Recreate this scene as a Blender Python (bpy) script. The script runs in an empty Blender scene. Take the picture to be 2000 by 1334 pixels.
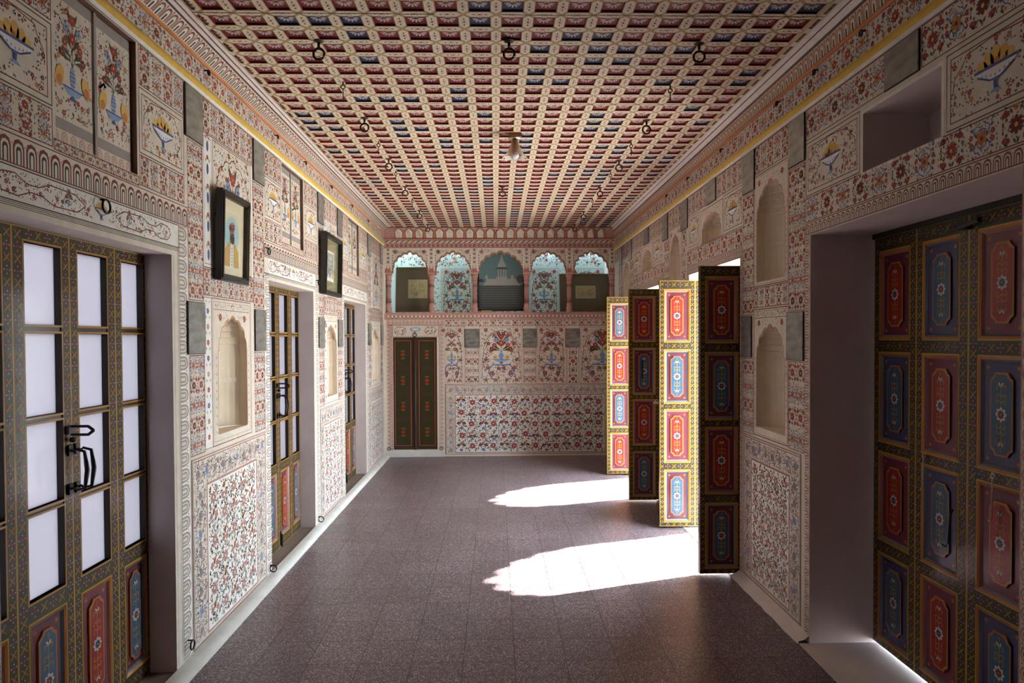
import bpy, math, random
from mathutils import Vector, Matrix
random.seed(7)
S = bpy.context.scene
COL = S.collection
PI = math.pi

# ------------------------------------------------------------------ camera, world, sun, exposure
cam_d = bpy.data.cameras.new('camera')
cam_d.sensor_width = 36.0
cam_d.lens = 24.0
cam_d.shift_y = 18.86 / 2000.0
cam_d.clip_start = 0.05
cam = bpy.data.objects.new('camera', cam_d)
cam.matrix_world = (Matrix.Translation((0, 0, 1.6)) @ Matrix.Rotation(-0.023911, 4, 'Z')
                    @ Matrix.Rotation(PI / 2 - 0.018, 4, 'X') @ Matrix.Rotation(-0.0045, 4, 'Z'))
COL.objects.link(cam)
S.camera = cam

SKY = 48.0
world = bpy.data.worlds.new('sky')
world.use_nodes = True
S.world = world
bg = world.node_tree.nodes['Background']
bg.inputs['Color'].default_value = (0.68, 0.84, 1.0, 1)
bg.inputs['Strength'].default_value = SKY

SUN_EL = math.radians(33.7)
sd = bpy.data.lights.new('sun', 'SUN')
sd.energy = 120.0
sd.angle = math.radians(0.6)
sd.color = (1.0, 0.96, 0.90)
sun = bpy.data.objects.new('sun', sd)
sdir = Vector((-math.cos(SUN_EL), -0.335 * math.cos(SUN_EL), -math.sin(SUN_EL)))
sun.rotation_euler = sdir.to_track_quat('-Z', 'Y').to_euler()
sun.location = (8, 8, 6)
COL.objects.link(sun)


S.view_settings.view_transform = 'Standard'
S.view_settings.look = 'None'
S.view_settings.gamma = 1.0
S.view_settings.use_curve_mapping = False
S.view_settings.exposure = -0.70
S.cycles.use_denoising = True
S.cycles.max_bounces = 10
S.cycles.diffuse_bounces = 6
S.cycles.glossy_bounces = 4
S.cycles.sample_clamp_indirect = 20.0
S.cycles.blur_glossy = 0.6
S.cycles.caustics_reflective = True
S.cycles.caustics_refractive = False

# ------------------------------------------------------------------ materials
MATS = {}


def new_mat(name):
    m = bpy.data.materials.new(name)
    m.use_nodes = True
    return m, m.node_tree.nodes, m.node_tree.links, m.node_tree.nodes['Principled BSDF']


def paint(name, rgb, rough=0.75, var=0.10, scale=30.0, metal=0.0, coat=0.0, bump=0.0):
    """flat colour with a little procedural mottling"""
    m, N, L, b = new_mat(name)
    tc = N.new('ShaderNodeTexCoord')
    no = N.new('ShaderNodeTexNoise')
    no.inputs['Scale'].default_value = scale
    no.inputs['Detail'].default_value = 4
    mr = N.new('ShaderNodeMapRange')
    mr.inputs['To Min'].default_value = 1 - var
    mr.inputs['To Max'].default_value = 1 + var
    mx = N.new('ShaderNodeVectorMath')
    mx.operation = 'SCALE'
    mx.inputs[0].default_value = rgb
    L.new(tc.outputs['Object'], no.inputs['Vector'])
    L.new(no.outputs['Fac'], mr.inputs['Value'])
    L.new(mr.outputs['Result'], mx.inputs['Scale'])
    L.new(mx.outputs['Vector'], b.inputs['Base Color'])
    b.inputs['Roughness'].default_value = rough
    b.inputs['Metallic'].default_value = metal
    b.inputs['Coat Weight'].default_value = coat
    b.inputs['Coat Roughness'].default_value = 0.13
    if coat:
        b.inputs['Specular IOR Level'].default_value = 0.2
        b.inputs['Coat IOR'].default_value = 1.4
    if bump:
        bp = N.new('ShaderNodeBump')
        bp.inputs['Strength'].default_value = bump
        bp.inputs['Distance'].default_value = 0.01
        L.new(no.outputs['Fac'], bp.inputs['Height'])
        L.new(bp.outputs['Normal'], b.inputs['Normal'])
    MATS[name] = m
    return m


# wall paints
W = dict(
    cream=(0.64, 0.585, 0.495), white=(0.74, 0.725, 0.68), red=(0.36, 0.042, 0.035), dred=(0.17, 0.022, 0.028),
    orange=(0.52, 0.19, 0.06), yellow=(0.66, 0.43, 0.06), green=(0.060, 0.075, 0.035), dgreen=(0.03, 0.036, 0.025),
    blue=(0.05, 0.10, 0.33), lblue=(0.22, 0.34, 0.55), black=(0.035, 0.03, 0.03), brown=(0.17, 0.085, 0.055),
    pink=(0.52, 0.27, 0.23), grey=(0.30, 0.28, 0.26), rose=(0.44, 0.235, 0.20), mango=(0.66, 0.42, 0.09))
for k, v in W.items():
    paint(k, v, rough=0.7, var=0.16, scale=22.0)
# ceiling paints
paint('c_cream', (0.70, 0.64, 0.50), 0.65, 0.10)
paint('c_edge', (0.54, 0.43, 0.25), 0.65, 0.12)
paint('c_ochre', (0.38, 0.21, 0.06), 0.65, 0.10)
paint('c_red', (0.20, 0.009, 0.013), 0.5, 0.20)
paint('c_navy', (0.018, 0.028, 0.09), 0.5, 0.20)
paint('c_silver', (0.55, 0.52, 0.50), 0.5, 0.15)
paint('gallery_teal', (0.58, 0.72, 0.71), 0.7, 0.08)  # pale teal base colour for the gallery recess walls and panel grounds
# door enamels (glossy)
for k, v in dict(d_olive=(0.035, 0.030, 0.009), d_yellow=(0.36, 0.25, 0.02), d_orange=(0.38, 0.115, 0.02),
                 d_red=(0.26, 0.012, 0.012), d_blue=(0.028, 0.085, 0.15), d_magenta=(0.14, 0.020, 0.045),
                 d_navy=(0.020, 0.028, 0.075), d_maroon=(0.11, 0.018, 0.027), d_white=(0.52, 0.50, 0.48),
                 d_rose=(0.27, 0.12, 0.11), d_slate=(0.13, 0.15, 0.18), d_dark=(0.022, 0.018, 0.014),
                 d_brown=(0.050, 0.026, 0.015), d_indigo=(0.045, 0.045, 0.12)).items():
    paint(k, v, rough=0.5, var=0.14, scale=14.0, coat=0.35)
# plain plasters, wood, metal
paint('reveal', (0.66, 0.585, 0.575), 0.8, 0.13, 6.0, bump=0.2)
paint('niche_plaster', (0.68, 0.58, 0.45), 0.8, 0.14, 9.0, bump=0.25)
paint('kerb_paint', (0.58, 0.57, 0.53), 0.75, 0.18, 10.0, bump=0.4)
paint('sill_stone', (0.24, 0.20, 0.17), 0.6, 0.22, 9.0, bump=0.2)
paint('iron', (0.028, 0.024, 0.022), 0.42, 0.3, 60.0, metal=0.7)
paint('rusty_iron', (0.07, 0.045, 0.03), 0.6, 0.3, 60.0, metal=0.4)
paint('steel', (0.55, 0.53, 0.50), 0.35, 0.1, 60.0, metal=0.9)
paint('old_wood', (0.20, 0.11, 0.075), 0.6, 0.25, 18.0)
paint('teak', (0.30, 0.085, 0.02), 0.5, 0.2, 30.0)
paint('frame_black', (0.022, 0.019, 0.018), 0.35, 0.2, 30.0)
paint('frame_gilt', (0.16, 0.12, 0.05), 0.45, 0.3, 60.0)
paint('mat_cream', (0.74, 0.66, 0.48), 0.8, 0.06, 5.0)
paint('mat_green', (0.22, 0.20, 0.10), 0.7, 0.06, 5.0)
paint('mat_olive', (0.13, 0.115, 0.075), 0.7, 0.08, 5.0)
paint('paper', (0.45, 0.42, 0.24), 0.8, 0.25, 30.0)
paint('paper_dark', (0.35, 0.32, 0.16), 0.8, 0.25, 30.0)
paint('art_sky', (0.40, 0.60, 0.64), 0.8, 0.10, 8.0)
paint('art_teal', (0.13, 0.23, 0.24), 0.7, 0.10, 5.0)
paint('art_pale', (0.36, 0.38, 0.35), 0.7, 0.10, 30.0)
paint('art_dark', (0.075, 0.085, 0.085), 0.7, 0.15, 30.0)
paint('skin', (0.42, 0.22, 0.13), 0.7, 0.05)
paint('beard', (0.05, 0.04, 0.04), 0.8, 0.1)
paint('coat_yellow', (0.55, 0.36, 0.08), 0.8, 0.2)
paint('bulb_glass', (0.78, 0.79, 0.82), 0.2, 0.02)
paint('lime_wash', (0.75, 0.74, 0.70), 0.85, 0.08, 5.0)
paint('courtyard_stone', (0.55, 0.50, 0.42), 0.85, 0.10, 3.0)


def mirror_mat():
    m, N, L, b = new_mat('clouded_mirror')
    tc = N.new('ShaderNodeTexCoord')
    mp = N.new('ShaderNodeMapping')
    mp.inputs['Scale'].default_value = (1, 1, 2.5)
    no = N.new('ShaderNodeTexNoise')
    no.inputs['Scale'].default_value = 9
    no.inputs['Detail'].default_value = 6
    cr = N.new('ShaderNodeValToRGB')
    cr.color_ramp.elements[0].position = 0.35
    cr.color_ramp.elements[0].color = (0.17, 0.17, 0.155, 1)
    cr.color_ramp.elements[1].position = 0.7
    cr.color_ramp.elements[1].color = (0.36, 0.36, 0.33, 1)
    L.new(tc.outputs['Object'], mp.inputs['Vector'])
    L.new(mp.outputs['Vector'], no.inputs['Vector'])
    L.new(no.outputs['Fac'], cr.inputs['Fac'])
    L.new(cr.outputs['Color'], b.inputs['Base Color'])
    b.inputs['Metallic'].default_value = 0.35
    b.inputs['Roughness'].default_value = 0.28
    MATS['clouded_mirror'] = m


mirror_mat()


def pane_mat():
    m = bpy.data.materials.new('frosted_pane')
    m.use_nodes = True
    N, L = m.node_tree.nodes, m.node_tree.links
    N.clear()
    out = N.new('ShaderNodeOutputMaterial')
    tr = N.new('ShaderNodeBsdfTranslucent')
    tr.inputs['Color'].default_value = (0.222, 0.203, 0.210, 1)
    gl = N.new('ShaderNodeBsdfGlossy')
    gl.inputs['Roughness'].default_value = 0.12
    fr = N.new('ShaderNodeFresnel')
    fr.inputs['IOR'].default_value = 1.15
    mx = N.new('ShaderNodeMixShader')
    L.new(fr.outputs[0], mx.inputs[0])
    L.new(tr.outputs[0], mx.inputs[1])
    L.new(gl.outputs[0], mx.inputs[2])
    L.new(mx.outputs[0], out.inputs['Surface'])
    MATS['frosted_pane'] = m


pane_mat()


def glass_mat(name, rgb, rough, trans):
    m, N, L, b = new_mat(name)
    b.inputs['Base Color'].default_value = (*rgb, 1)
    b.inputs['Roughness'].default_value = rough
    b.inputs['Transmission Weight'].default_value = trans
    b.inputs['IOR'].default_value = 1.3
    MATS[name] = m


glass_mat('amber_glass', (0.42, 0.20, 0.06), 0.35, 0.45)
glass_mat('clear_skirt', (0.85, 0.85, 0.83), 0.3, 0.8)


def thin_glass():
    m = bpy.data.materials.new('picture_glass')
    m.use_nodes = True
    N, L = m.node_tree.nodes, m.node_tree.links
    N.clear()
    out = N.new('ShaderNodeOutputMaterial')
    tr = N.new('ShaderNodeBsdfTransparent')
    gl = N.new('ShaderNodeBsdfGlossy')
    gl.inputs['Roughness'].default_value = 0.05
    fr = N.new('ShaderNodeFresnel')
    fr.inputs['IOR'].default_value = 1.45
    mx = N.new('ShaderNodeMixShader')
    L.new(fr.outputs[0], mx.inputs[0])
    L.new(tr.outputs[0], mx.inputs[1])
    L.new(gl.outputs[0], mx.inputs[2])
    L.new(mx.outputs[0], out.inputs['Surface'])
    MATS['picture_glass'] = m


thin_glass()


def floor_mat():
    m, N, L, b = new_mat('terrazzo_tiles')
    tc = N.new('ShaderNodeTexCoord')
    sep = N.new('ShaderNodeSeparateXYZ')
    L.new(tc.outputs['Object'], sep.inputs[0])

    def math_(op, a, c=None):
        n = N.new('ShaderNodeMath')
        n.operation = op
        for i, v in enumerate((a, c)):
            if v is None:
                continue
            if isinstance(v, (int, float)):
                n.inputs[i].default_value = v
            else:
                L.new(v, n.inputs[i])
        return n.outputs[0]

    T = 0.2555

    def joint(sock, off):
        u = math_('DIVIDE', math_('ADD', sock, off), T)
        f = math_('FRACT', math_('ADD', u, 100.0))
        d = math_('MINIMUM', f, math_('SUBTRACT', 1.0, f))
        return math_('LESS_THAN', d, 0.0085), math_('FLOOR', math_('ADD', u, 100.0))

    jx, ix = joint(sep.outputs[0], -0.087)
    jy, iy = joint(sep.outputs[1], -3.87)
    j = math_('MAXIMUM', jx, jy)
    cell = N.new('ShaderNodeCombineXYZ')
    L.new(ix, cell.inputs[0])
    L.new(iy, cell.inputs[1])
    wn = N.new('ShaderNodeTexWhiteNoise')
    wn.noise_dimensions = '2D'
    L.new(cell.outputs[0], wn.inputs['Vector'])
    sp = N.new('ShaderNodeTexVoronoi')
    sp.inputs['Scale'].default_value = 260
    L.new(tc.outputs['Object'], sp.inputs['Vector'])
    sps = N.new('ShaderNodeSeparateColor')
    L.new(sp.outputs['Color'], sps.inputs[0])
    cr = N.new('ShaderNodeValToRGB')
    e = cr.color_ramp.elements
    e[0].position = 0.0
    e[0].color = (0.080, 0.043, 0.049, 1)
    e[1].position = 0.62
    e[1].color = (0.132, 0.078, 0.088, 1)
    x = e.new(0.80)
    x.color = (0.20, 0.14, 0.15, 1)
    x = e.new(0.9)
    x.color = (0.50, 0.48, 0.50, 1)
    L.new(sps.outputs[0], cr.inputs['Fac'])
    no = N.new('ShaderNodeTexNoise')
    no.inputs['Scale'].default_value = 1.4
    no.inputs['Detail'].default_value = 5
    L.new(tc.outputs['Object'], no.inputs['Vector'])
    k = math_('ADD', math_('MULTIPLY', wn.outputs['Value'], 0.22), math_('MULTIPLY', no.outputs['Fac'], 0.45))
    k = math_('ADD', k, 0.68)
    k = math_('MULTIPLY', k, math_('SUBTRACT', 1.0, math_('MULTIPLY', j, 0.75)))
    vm = N.new('ShaderNodeVectorMath')
    vm.operation = 'SCALE'
    L.new(cr.outputs['Color'], vm.inputs[0])
    L.new(k, vm.inputs['Scale'])
    L.new(vm.outputs['Vector'], b.inputs['Base Color'])
    r = math_('ADD', math_('MULTIPLY', no.outputs['Fac'], 0.16), 0.27)
    L.new(r, b.inputs['Roughness'])
    b.inputs['IOR'].default_value = 1.5
    MATS['terrazzo_tiles'] = m


floor_mat()


# ------------------------------------------------------------------ mesh buffer
class Buf:
    def __init__(s):
        s.v, s.f, s.m, s.smooth = [], [], [], []

    def poly(s, pts, mat, smooth=False):
        n = len(s.v)
        s.v.extend(pts)
        s.f.append(tuple(range(n, n + len(pts))))
        s.m.append(mat)
        s.smooth.append(smooth)

    def box(s, x0, x1, y0, y1, z0, z1, mat):
        n = len(s.v)
        s.v.extend([(x, y, z) for z in (z0, z1) for (x, y) in ((x0, y0), (x1, y0), (x1, y1), (x0, y1))])
        for f in ((0, 3, 2, 1), (4, 5, 6, 7), (0, 1, 5, 4), (1, 2, 6, 5), (2, 3, 7, 6), (3, 0, 4, 7)):
            s.f.append(tuple(n + i for i in f))
            s.m.append(mat)
            s.smooth.append(False)

    def grid(s, rows, mat, close=False, smooth=True):
        """rows: list of equal-length point lists"""
        n = len(s.v)
        k = len(rows[0])
        for r in rows:
            s.v.extend(r)
        for i in range(len(rows) - 1):
            for j in range(k if close else k - 1):
                a, b_ = n + i * k + j, n + i * k + (j + 1) % k
                s.f.append((a, b_, b_ + k, a + k))
                s.m.append(mat if isinstance(mat, str) else mat[i])
                s.smooth.append(smooth)

    def lathe(s, c, prof, mat, n=20):
        """prof: list of (r, z) ; axis z through c"""
        rows = [[(c[0] + r * math.cos(2 * PI * i / n), c[1] + r * math.sin(2 * PI * i / n), c[2] + z)
                 for i in range(n)] for r, z in prof]
        s.grid(rows, mat, close=True)

    def tube(s, pts, r, mat, n=8, close=False):
        pts = [Vector(p) for p in pts]
        rows = []
        m = len(pts)
        for i, p in enumerate(pts):
            a = pts[(i - 1) % m] if (close or i > 0) else p
            b_ = pts[(i + 1) % m] if (close or i < m - 1) else p
            d = (b_ - a).normalized()
            ref = Vector((0.13, 0.27, 0.95)) if abs(d.z) < 0.8 else Vector((0.95, 0.27, 0.13))
            u = d.cross(ref).normalized()
            w = d.cross(u)
            rr = r[i] if isinstance(r, (list, tuple)) else r
            rows.append([tuple(p + (u * math.cos(2 * PI * j / n) + w * math.sin(2 * PI * j / n)) * rr) for j in range(n)])
        if close:
            rows.append(rows[0])
        s.grid(rows, mat, close=True)
        if not close:
            s.poly(rows[0][::-1], mat)
            s.poly(rows[-1], mat)

    def torus(s, c, R, r, axis, mat, n=24):
        pts = []
        for i in range(n):
            a = 2 * PI * i / n
            ca, sa = R * math.cos(a), R * math.sin(a)
            pts.append({'x': (c[0], c[1] + ca, c[2] + sa), 'y': (c[0] + ca, c[1], c[2] + sa),
                        'z': (c[0] + ca, c[1] + sa, c[2])}[axis])
        s.tube(pts, r, mat, 8, close=True)

    def build(s, name, parent=None, origin=(0, 0, 0)):
        me = bpy.data.meshes.new(name)
        ox, oy, oz = origin
        me.from_pydata([(x - ox, y - oy, z - oz) for x, y, z in s.v], [], s.f)
        names = []
        for k in s.m:
            if k not in names:
                names.append(k)
        for k in names:
            me.materials.append(MATS[k])
        idx = {k: i for i, k in enumerate(names)}
        me.polygons.foreach_set('material_index', [idx[k] for k in s.m])
        me.polygons.foreach_set('use_smooth', s.smooth)
        me.update()
        o = bpy.data.objects.new(name, me)
        COL.objects.link(o)
        if parent:
            o.parent = parent
        elif origin != (0, 0, 0):
            o.location = origin
        return o


def empty(name, loc, rz=0.0):
    o = bpy.data.objects.new(name, None)
    o.empty_display_size = 0.1
    o.location = loc
    o.rotation_euler = (0, 0, rz)
    COL.objects.link(o)
    return o


def tag(o, label=None, cat=None, group=None, kind=None):
    if label:
        o['label'] = label
    if cat:
        o['category'] = cat
    if group:
        o['group'] = group
    if kind:
        o['kind'] = kind
    return o


def copy_tree(o, parent=None):
    c = o.copy()
    COL.objects.link(c)
    c.parent = parent
    for ch in CH.get(o.name, []):
        CH.setdefault(c.name, []).append(copy_tree(ch, c))
    return c


CH = {}


def kids(o, *chs):
    CH.setdefault(o.name, []).extend(chs)
    for c in chs:
        c.parent = o
    return o


# ------------------------------------------------------------------ 2D ornament painter
class Painter:
    """paints flat coloured shapes on a surface: mapping (u, v, d) -> xyz, d = height off the surface"""

    def __init__(s, buf, fn, step=0.00035):
        s.b, s.fn, s.step = buf, fn, step

    def poly(s, pts, col, lay=1):
        d = lay * s.step
        s.b.poly([s.fn(u, v, d) for u, v in pts], col)

    def rect(s, u0, v0, u1, v1, col, lay=1):
        s.poly([(u0, v0), (u1, v0), (u1, v1), (u0, v1)], col, lay)

    def frame(s, u0, v0, u1, v1, w, col, lay=2):
        s.rect(u0, v0, u1, v0 + w, col, lay)
        s.rect(u0, v1 - w, u1, v1, col, lay)
        s.rect(u0, v0 + w, u0 + w, v1 - w, col, lay)
        s.rect(u1 - w, v0 + w, u1, v1 - w, col, lay)

    def line(s, pts, w, col, lay=2):
        for (x0, y0), (x1, y1) in zip(pts, pts[1:]):
            dx, dy = x1 - x0, y1 - y0
            l = math.hypot(dx, dy) or 1e-6
            nx, ny = -dy / l * w / 2, dx / l * w / 2
            s.poly([(x0 + nx, y0 + ny), (x0 - nx, y0 - ny), (x1 - nx, y1 - ny), (x1 + nx, y1 + ny)], col, lay)

    def ell(s, x, y, rx, ry, col, lay=2, n=8, rot=0.0):
        c, q = math.cos(rot), math.sin(rot)
        pts = []
        for i in range(n):
            a = 2 * PI * (i + 0.5) / n
            ex, ey = rx * math.cos(a), ry * math.sin(a)
            pts.append((x + ex * c - ey * q, y + ex * q + ey * c))
        s.poly(pts, col, lay)

    def petal(s, x, y, a, L, w, col, lay=2, k=0.55):
        c, q = math.cos(a), math.sin(a)

        def t(u, v):
            return (x + u * c - v * q, y + u * q + v * c)
        s.poly([t(0, 0), t(L * k, -w / 2), t(L, 0), t(L * k, w / 2)], col, lay)

    def fat(s, x, y, a, L, w, col, lay=2):
        c, q = math.cos(a), math.sin(a)

        def t(u, v):
            return (x + u * c - v * q, y + u * q + v * c)
        s.poly([t(0, 0), t(L * .45, -w / 2), t(L * .85, -w * .4), t(L, 0), t(L * .85, w * .4), t(L * .45, w / 2)], col, lay)

    def flower(s, x, y, r, n, col, cc, lay=2, rot=0.0, w=None):
        w = w or 2.2 * PI * r * 0.62 / n
        for i in range(n):
            s.fat(x, y, rot + 2 * PI * i / n, r, w, col, lay)
        s.ell(x, y, r * .26, r * .26, cc, lay + 1, 6)

    def poppy(s, x, y, r, a, col='red', lay=2):
        for da in (-0.75, 0, 0.75):
            s.fat(x, y, a + da, r * (1.25 if da == 0 else 1.1), r * .85, col, lay)
        s.petal(x, y, a + PI, r * .7, r * .5, 'green', lay)
        s.ell(x + .45 * r * math.cos(a), y + .45 * r * math.sin(a), r * .16, r * .16, 'pink', lay + 1, 5)

    def leaves(s, x, y, r, n, size, lay=2, a0=0.0):
        for i in range(n):
            a = a0 + 2 * PI * i / n
            s.petal(x + r * math.cos(a), y + r * math.sin(a), a + random.uniform(-.8, .8), size, size * .42,
                    random.choice(('green', 'dgreen', 'dgreen', 'black', 'blue')), lay)

    def unit(s, x, y, c, kind):
        """ornament unit filling a cell of side c centred on x, y"""
        if kind == 0:
            s.flower(x, y, c * .25, 8, 'dred' if random.random() < .4 else 'red', 'yellow', 2)
            for sx in (-1, 1):
                for sy in (-1, 1):
                    s.poppy(x + sx * c * .33, y + sy * c * .25, c * .165, PI / 2 * sy + sx * .2 * -sy, 'red')
                    s.petal(x + sx * c * .11, y + sy * c * .30, PI / 2 * sy - sx * .6, c * .19, c * .085, 'green')
                    s.petal(x + sx * c * .44, y + sy * c * .03, PI / 2 * sy, c * .15, c * .075, 'dgreen')
                    s.petal(x + sx * c * .26, y + sy * c * .46, .4 * sx, c * .16 * sx, c * .065, 'dgreen')
                    s.line([(x + sx * c * .14, y + sy * c * .14), (x + sx * c * .24, y + sy * c * .10)], c * .03, 'dgreen')
            s.flower(x, y + c * .43, c * .09, 5, 'orange', 'dred', 2)
            s.ell(x + c * .45, y, c * .05, c * .05, 'rose', 2, 5)
        elif kind == 1:
            s.flower(x, y, c * .21, 6, 'orange', 'dred', 2, rot=PI / 6)
            for sx in (-1, 1):
                for sy in (-1, 1):
                    p = [(0, .24), (.13, .22), (.18, .12), (.27, .14), (.30, .24), (.24, .33), (.14, .36), (.05, .44)]
                    s.line([(x + sx * c * a, y + sy * c * b_) for a, b_ in p], c * .028, 'blue')
                    s.petal(x + sx * c * .30, y + sy * c * .24, sx * .5 if sx > 0 else PI + .5 * -sy, c * .16, c * .09, 'blue')
                    s.petal(x + sx * c * .37, y + sy * c * .38, PI / 2 * sy - sx * .5, c * .17, c * .08, 'green')
                    s.flower(x + sx * c * .40, y + sy * c * .10, c * .085, 5, 'red', 'yellow', 2)
                    s.ell(x + sx * c * .22, y + sy * c * .45, c * .05, c * .05, 'orange', 2, 5)
                    s.petal(x + sx * c * .16, y + sy * c * .05, .7 * sx * sy, c * .12 * sx, c * .055, 'dgreen', 3)
            s.petal(x, y + c * .20, PI / 2, c * .18, c * .09, 'lblue')
            s.petal(x, y - c * .20, -PI / 2, c * .18, c * .09, 'lblue')
        else:
            s.flower(x, y, c * .21, 5, 'red', 'yellow', 2, rot=PI / 2)
            for i in range(6):
                a = i * PI / 3 + .3
                s.petal(x + c * .26 * math.cos(a), y + c * .26 * math.sin(a), a + .9, c * .2, c * .085,
                        'green' if i % 2 else 'dgreen')
            for sx, sy in ((-1, 1), (1, -1), (1, 1), (-1, -1)):
                s.flower(x + sx * c * .37, y + sy * c * .37, c * .12, 5,
                         'orange' if sx == sy else 'dred', 'blue', 2)
            s.petal(x - c * .34, y, 0, c * .14, c * .07, 'blue')
            s.petal(x + c * .34, y, PI, c * .14, c * .07, 'blue')

    def field(s, u0, v0, u1, v1, cell=0.1, kinds=(0, 1), bordered=True, extra=1.0):
        w, h = u1 - u0, v1 - v0
        if w < .02 or h < .02:
            return
        if bordered:
            s.frame(u0, v0, u1, v1, .004, 'dred', 1)
        cell *= 1.18
        nu, nv = max(1, round(w / cell)), max(1, round(h / cell))
        cu, cv = w / nu, h / nv
        c = min(cu, cv)
        for i in range(nu):
            for j in range(nv):
                x, y = u0 + (i + .5) * cu, v0 + (j + .5) * cv
                # mirrored about the middle so that the pattern reads as symmetric
                ii = min(i, nu - 1 - i) if w < h else i
                jj = min(j, nv - 1 - j) if w >= h else j
                s.unit(x, y, c * 1.0, kinds[(ii + jj) % len(kinds)])
        for _ in range(int(w * h * 2600 * extra)):
            x, y = random.uniform(u0 + .008, u1 - .008), random.uniform(v0 + .008, v1 - .008)
            s.petal(x, y, random.choice((PI / 2, -PI / 2, .6, 2.5)) + random.uniform(-.4, .4), .013, .0055,
                    random.choice(('green', 'dgreen', 'black', 'blue', 'orange')), 1)

    def dots(s, u0, v0, u1, v1, step, cols, r=.3, horizontal=True):
        L = (u1 - u0) if horizontal else (v1 - v0)
        n = max(1, round(L / step))
        for i in range(n):
            t = (i + .5) / n
            x, y = (u0 + t * (u1 - u0), (v0 + v1) / 2) if horizontal else ((u0 + u1) / 2, v0 + t * (v1 - v0))
            rr = step * r
            s.ell(x, y, rr, rr, cols[i % len(cols)], 2, 8)
            s.ell(x, y, rr * .4, rr * .4, 'cream', 3, 6)

    def uloop(s, x, y, w, h, a, cols, lay=2):
        """nested U arches, open end at x, y, pointing along angle a"""
        c, q = math.cos(a), math.sin(a)
        for k, (f, col) in enumerate(zip((1.0, .72, .48, .24), cols)):
            ww, hh = w * f / 2, h * (f * .55 + .42)
            loc = [(0, -ww)] + [(hh - ww + ww * math.cos(t), ww * math.sin(t)) for t in
                                (-PI / 2, -PI / 4, 0, PI / 4, PI / 2)] + [(0, ww)]
            s.poly([(x + u * c - v * q, y + u * q + v * c) for u, v in loc], col, lay + k)

    def loopband(s, u0, v0, u1, v1, step, a, cols=('dred', 'cream', 'dgreen', 'cream'), ground='cream', edge='dred'):
        """row of loops along the long side of the strip; loops point along angle a"""
        s.rect(u0, v0, u1, v1, ground, 1)
        s.frame(u0, v0, u1, v1, .004, edge, 2)
        hor = (u1 - u0) > (v1 - v0)
        L = (u1 - u0) if hor else (v1 - v0)
        h = ((v1 - v0) if hor else (u1 - u0)) * .86
        n = max(1, round(L / step))
        for i in range(n):
            t = (i + .5) / n * L
            if hor:
                x, y = u0 + t, (v0 + .004 if math.sin(a) > 0 else v1 - .004)
            else:
                x, y = (u0 + .004 if math.cos(a) > 0 else u1 - .004), v0 + t
            s.uloop(x, y, L / n * .86, h, a, cols, 2)
            px, py = (u0 + t + L / n / 2, y + math.sin(a) * h * .75) if hor else (x + math.cos(a) * h * .75, v0 + t + L / n / 2)
            s.ell(px, py, L / n * .07, L / n * .07, 'orange', 2, 5)

    def bowl(s, x, y, w):
        """painted bowl of fruit on a stem; w = bowl width, y = rim height"""
        for i, (dx, dy, a) in enumerate(((-.30, .05, .55), (-.16, .15, .3), (.02, .20, 0), (.18, .14, -.3), (.32, .05, -.6))):
            s.ell(x + dx * w, y + dy * w, .125 * w, .19 * w, 'mango', 3, 10, a)
            s.ell(x + dx * w - .035 * w, y + dy * w - .10 * w, .060 * w, .07 * w, 'orange', 4, 8, a)
        s.poly([(x - .5 * w, y + .03 * w), (x - .40 * w, y - .08 * w), (x - .12 * w, y - .22 * w), (x + .12 * w, y - .22 * w),
                (x + .40 * w, y - .08 * w), (x + .5 * w, y + .03 * w)], 'white', 9)
        s.line([(x - .52 * w, y + .04 * w), (x + .52 * w, y + .04 * w)], .05 * w, 'blue', 10)
        s.line([(x - .44 * w, y - .05 * w), (x - .12 * w, y - .20 * w), (x + .12 * w, y - .20 * w), (x + .44 * w, y - .05 * w)], .035 * w, 'blue', 10)
        for i in range(7):
            s.petal(x + (i - 3) * .11 * w, y - .10 * w + abs(i - 3) * .02 * w, -PI / 2, .07 * w, .05 * w, 'lblue', 10)
        s.poly([(x - .05 * w, y - .22 * w), (x + .05 * w, y - .22 * w), (x + .03 * w, y - .40 * w), (x - .03 * w, y - .40 * w)], 'blue', 9)
        s.poly([(x - .16 * w, y - .44 * w), (x + .16 * w, y - .44 * w), (x + .05 * w, y - .37 * w), (x - .05 * w, y - .37 * w)], 'lblue', 10)

    def vase(s, x, y, w, h, fruit=True):
        """blue vase with a bouquet; x centre, y vase foot; w spread, h total height"""
        g = w
        s.poly([(x - .10 * g, y), (x + .10 * g, y), (x + .04 * g, y + .05 * h), (x + .11 * g, y + .16 * h), (x + .05 * g, y + .24 * h),
                (x + .08 * g, y + .28 * h), (x - .08 * g, y + .28 * h), (x - .05 * g, y + .24 * h), (x - .11 * g, y + .16 * h), (x - .04 * g, y + .05 * h)], 'lblue', 3)
        for dy in (.06, .12, .17, .22):
            s.line([(x - .085 * g, y + dy * h), (x + .085 * g, y + dy * h)], .014 * h, 'blue', 4)
        s.line([(x, y + .28 * h), (x, y + .95 * h)], .018 * g, 'green', 2)
        for sx in (-1, 1):
            for (bx, by, a) in ((.18, .40, .5), (.30, .36, .2), (.12, .52, .9), (.2, .70, .8), (.08, .82, 1.1)):
                s.petal(x + sx * bx * g * .2, y + by * h, a if sx > 0 else PI - a, .36 * g, .10 * g, 'green', 3)
            s.line([(x, y + .3 * h), (x + sx * .24 * g, y + .55 * h)], .016 * g, 'green', 2)
            s.line([(x, y + .5 * h), (x + sx * .2 * g, y + .75 * h)], .016 * g, 'green', 2)
            s.flower(x + sx * .26 * g, y + .57 * h, .10 * g, 7, 'red', 'yellow', 4)
            s.flower(x + sx * .22 * g, y + .77 * h, .10 * g, 6, 'lblue', 'dred', 4)
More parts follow.
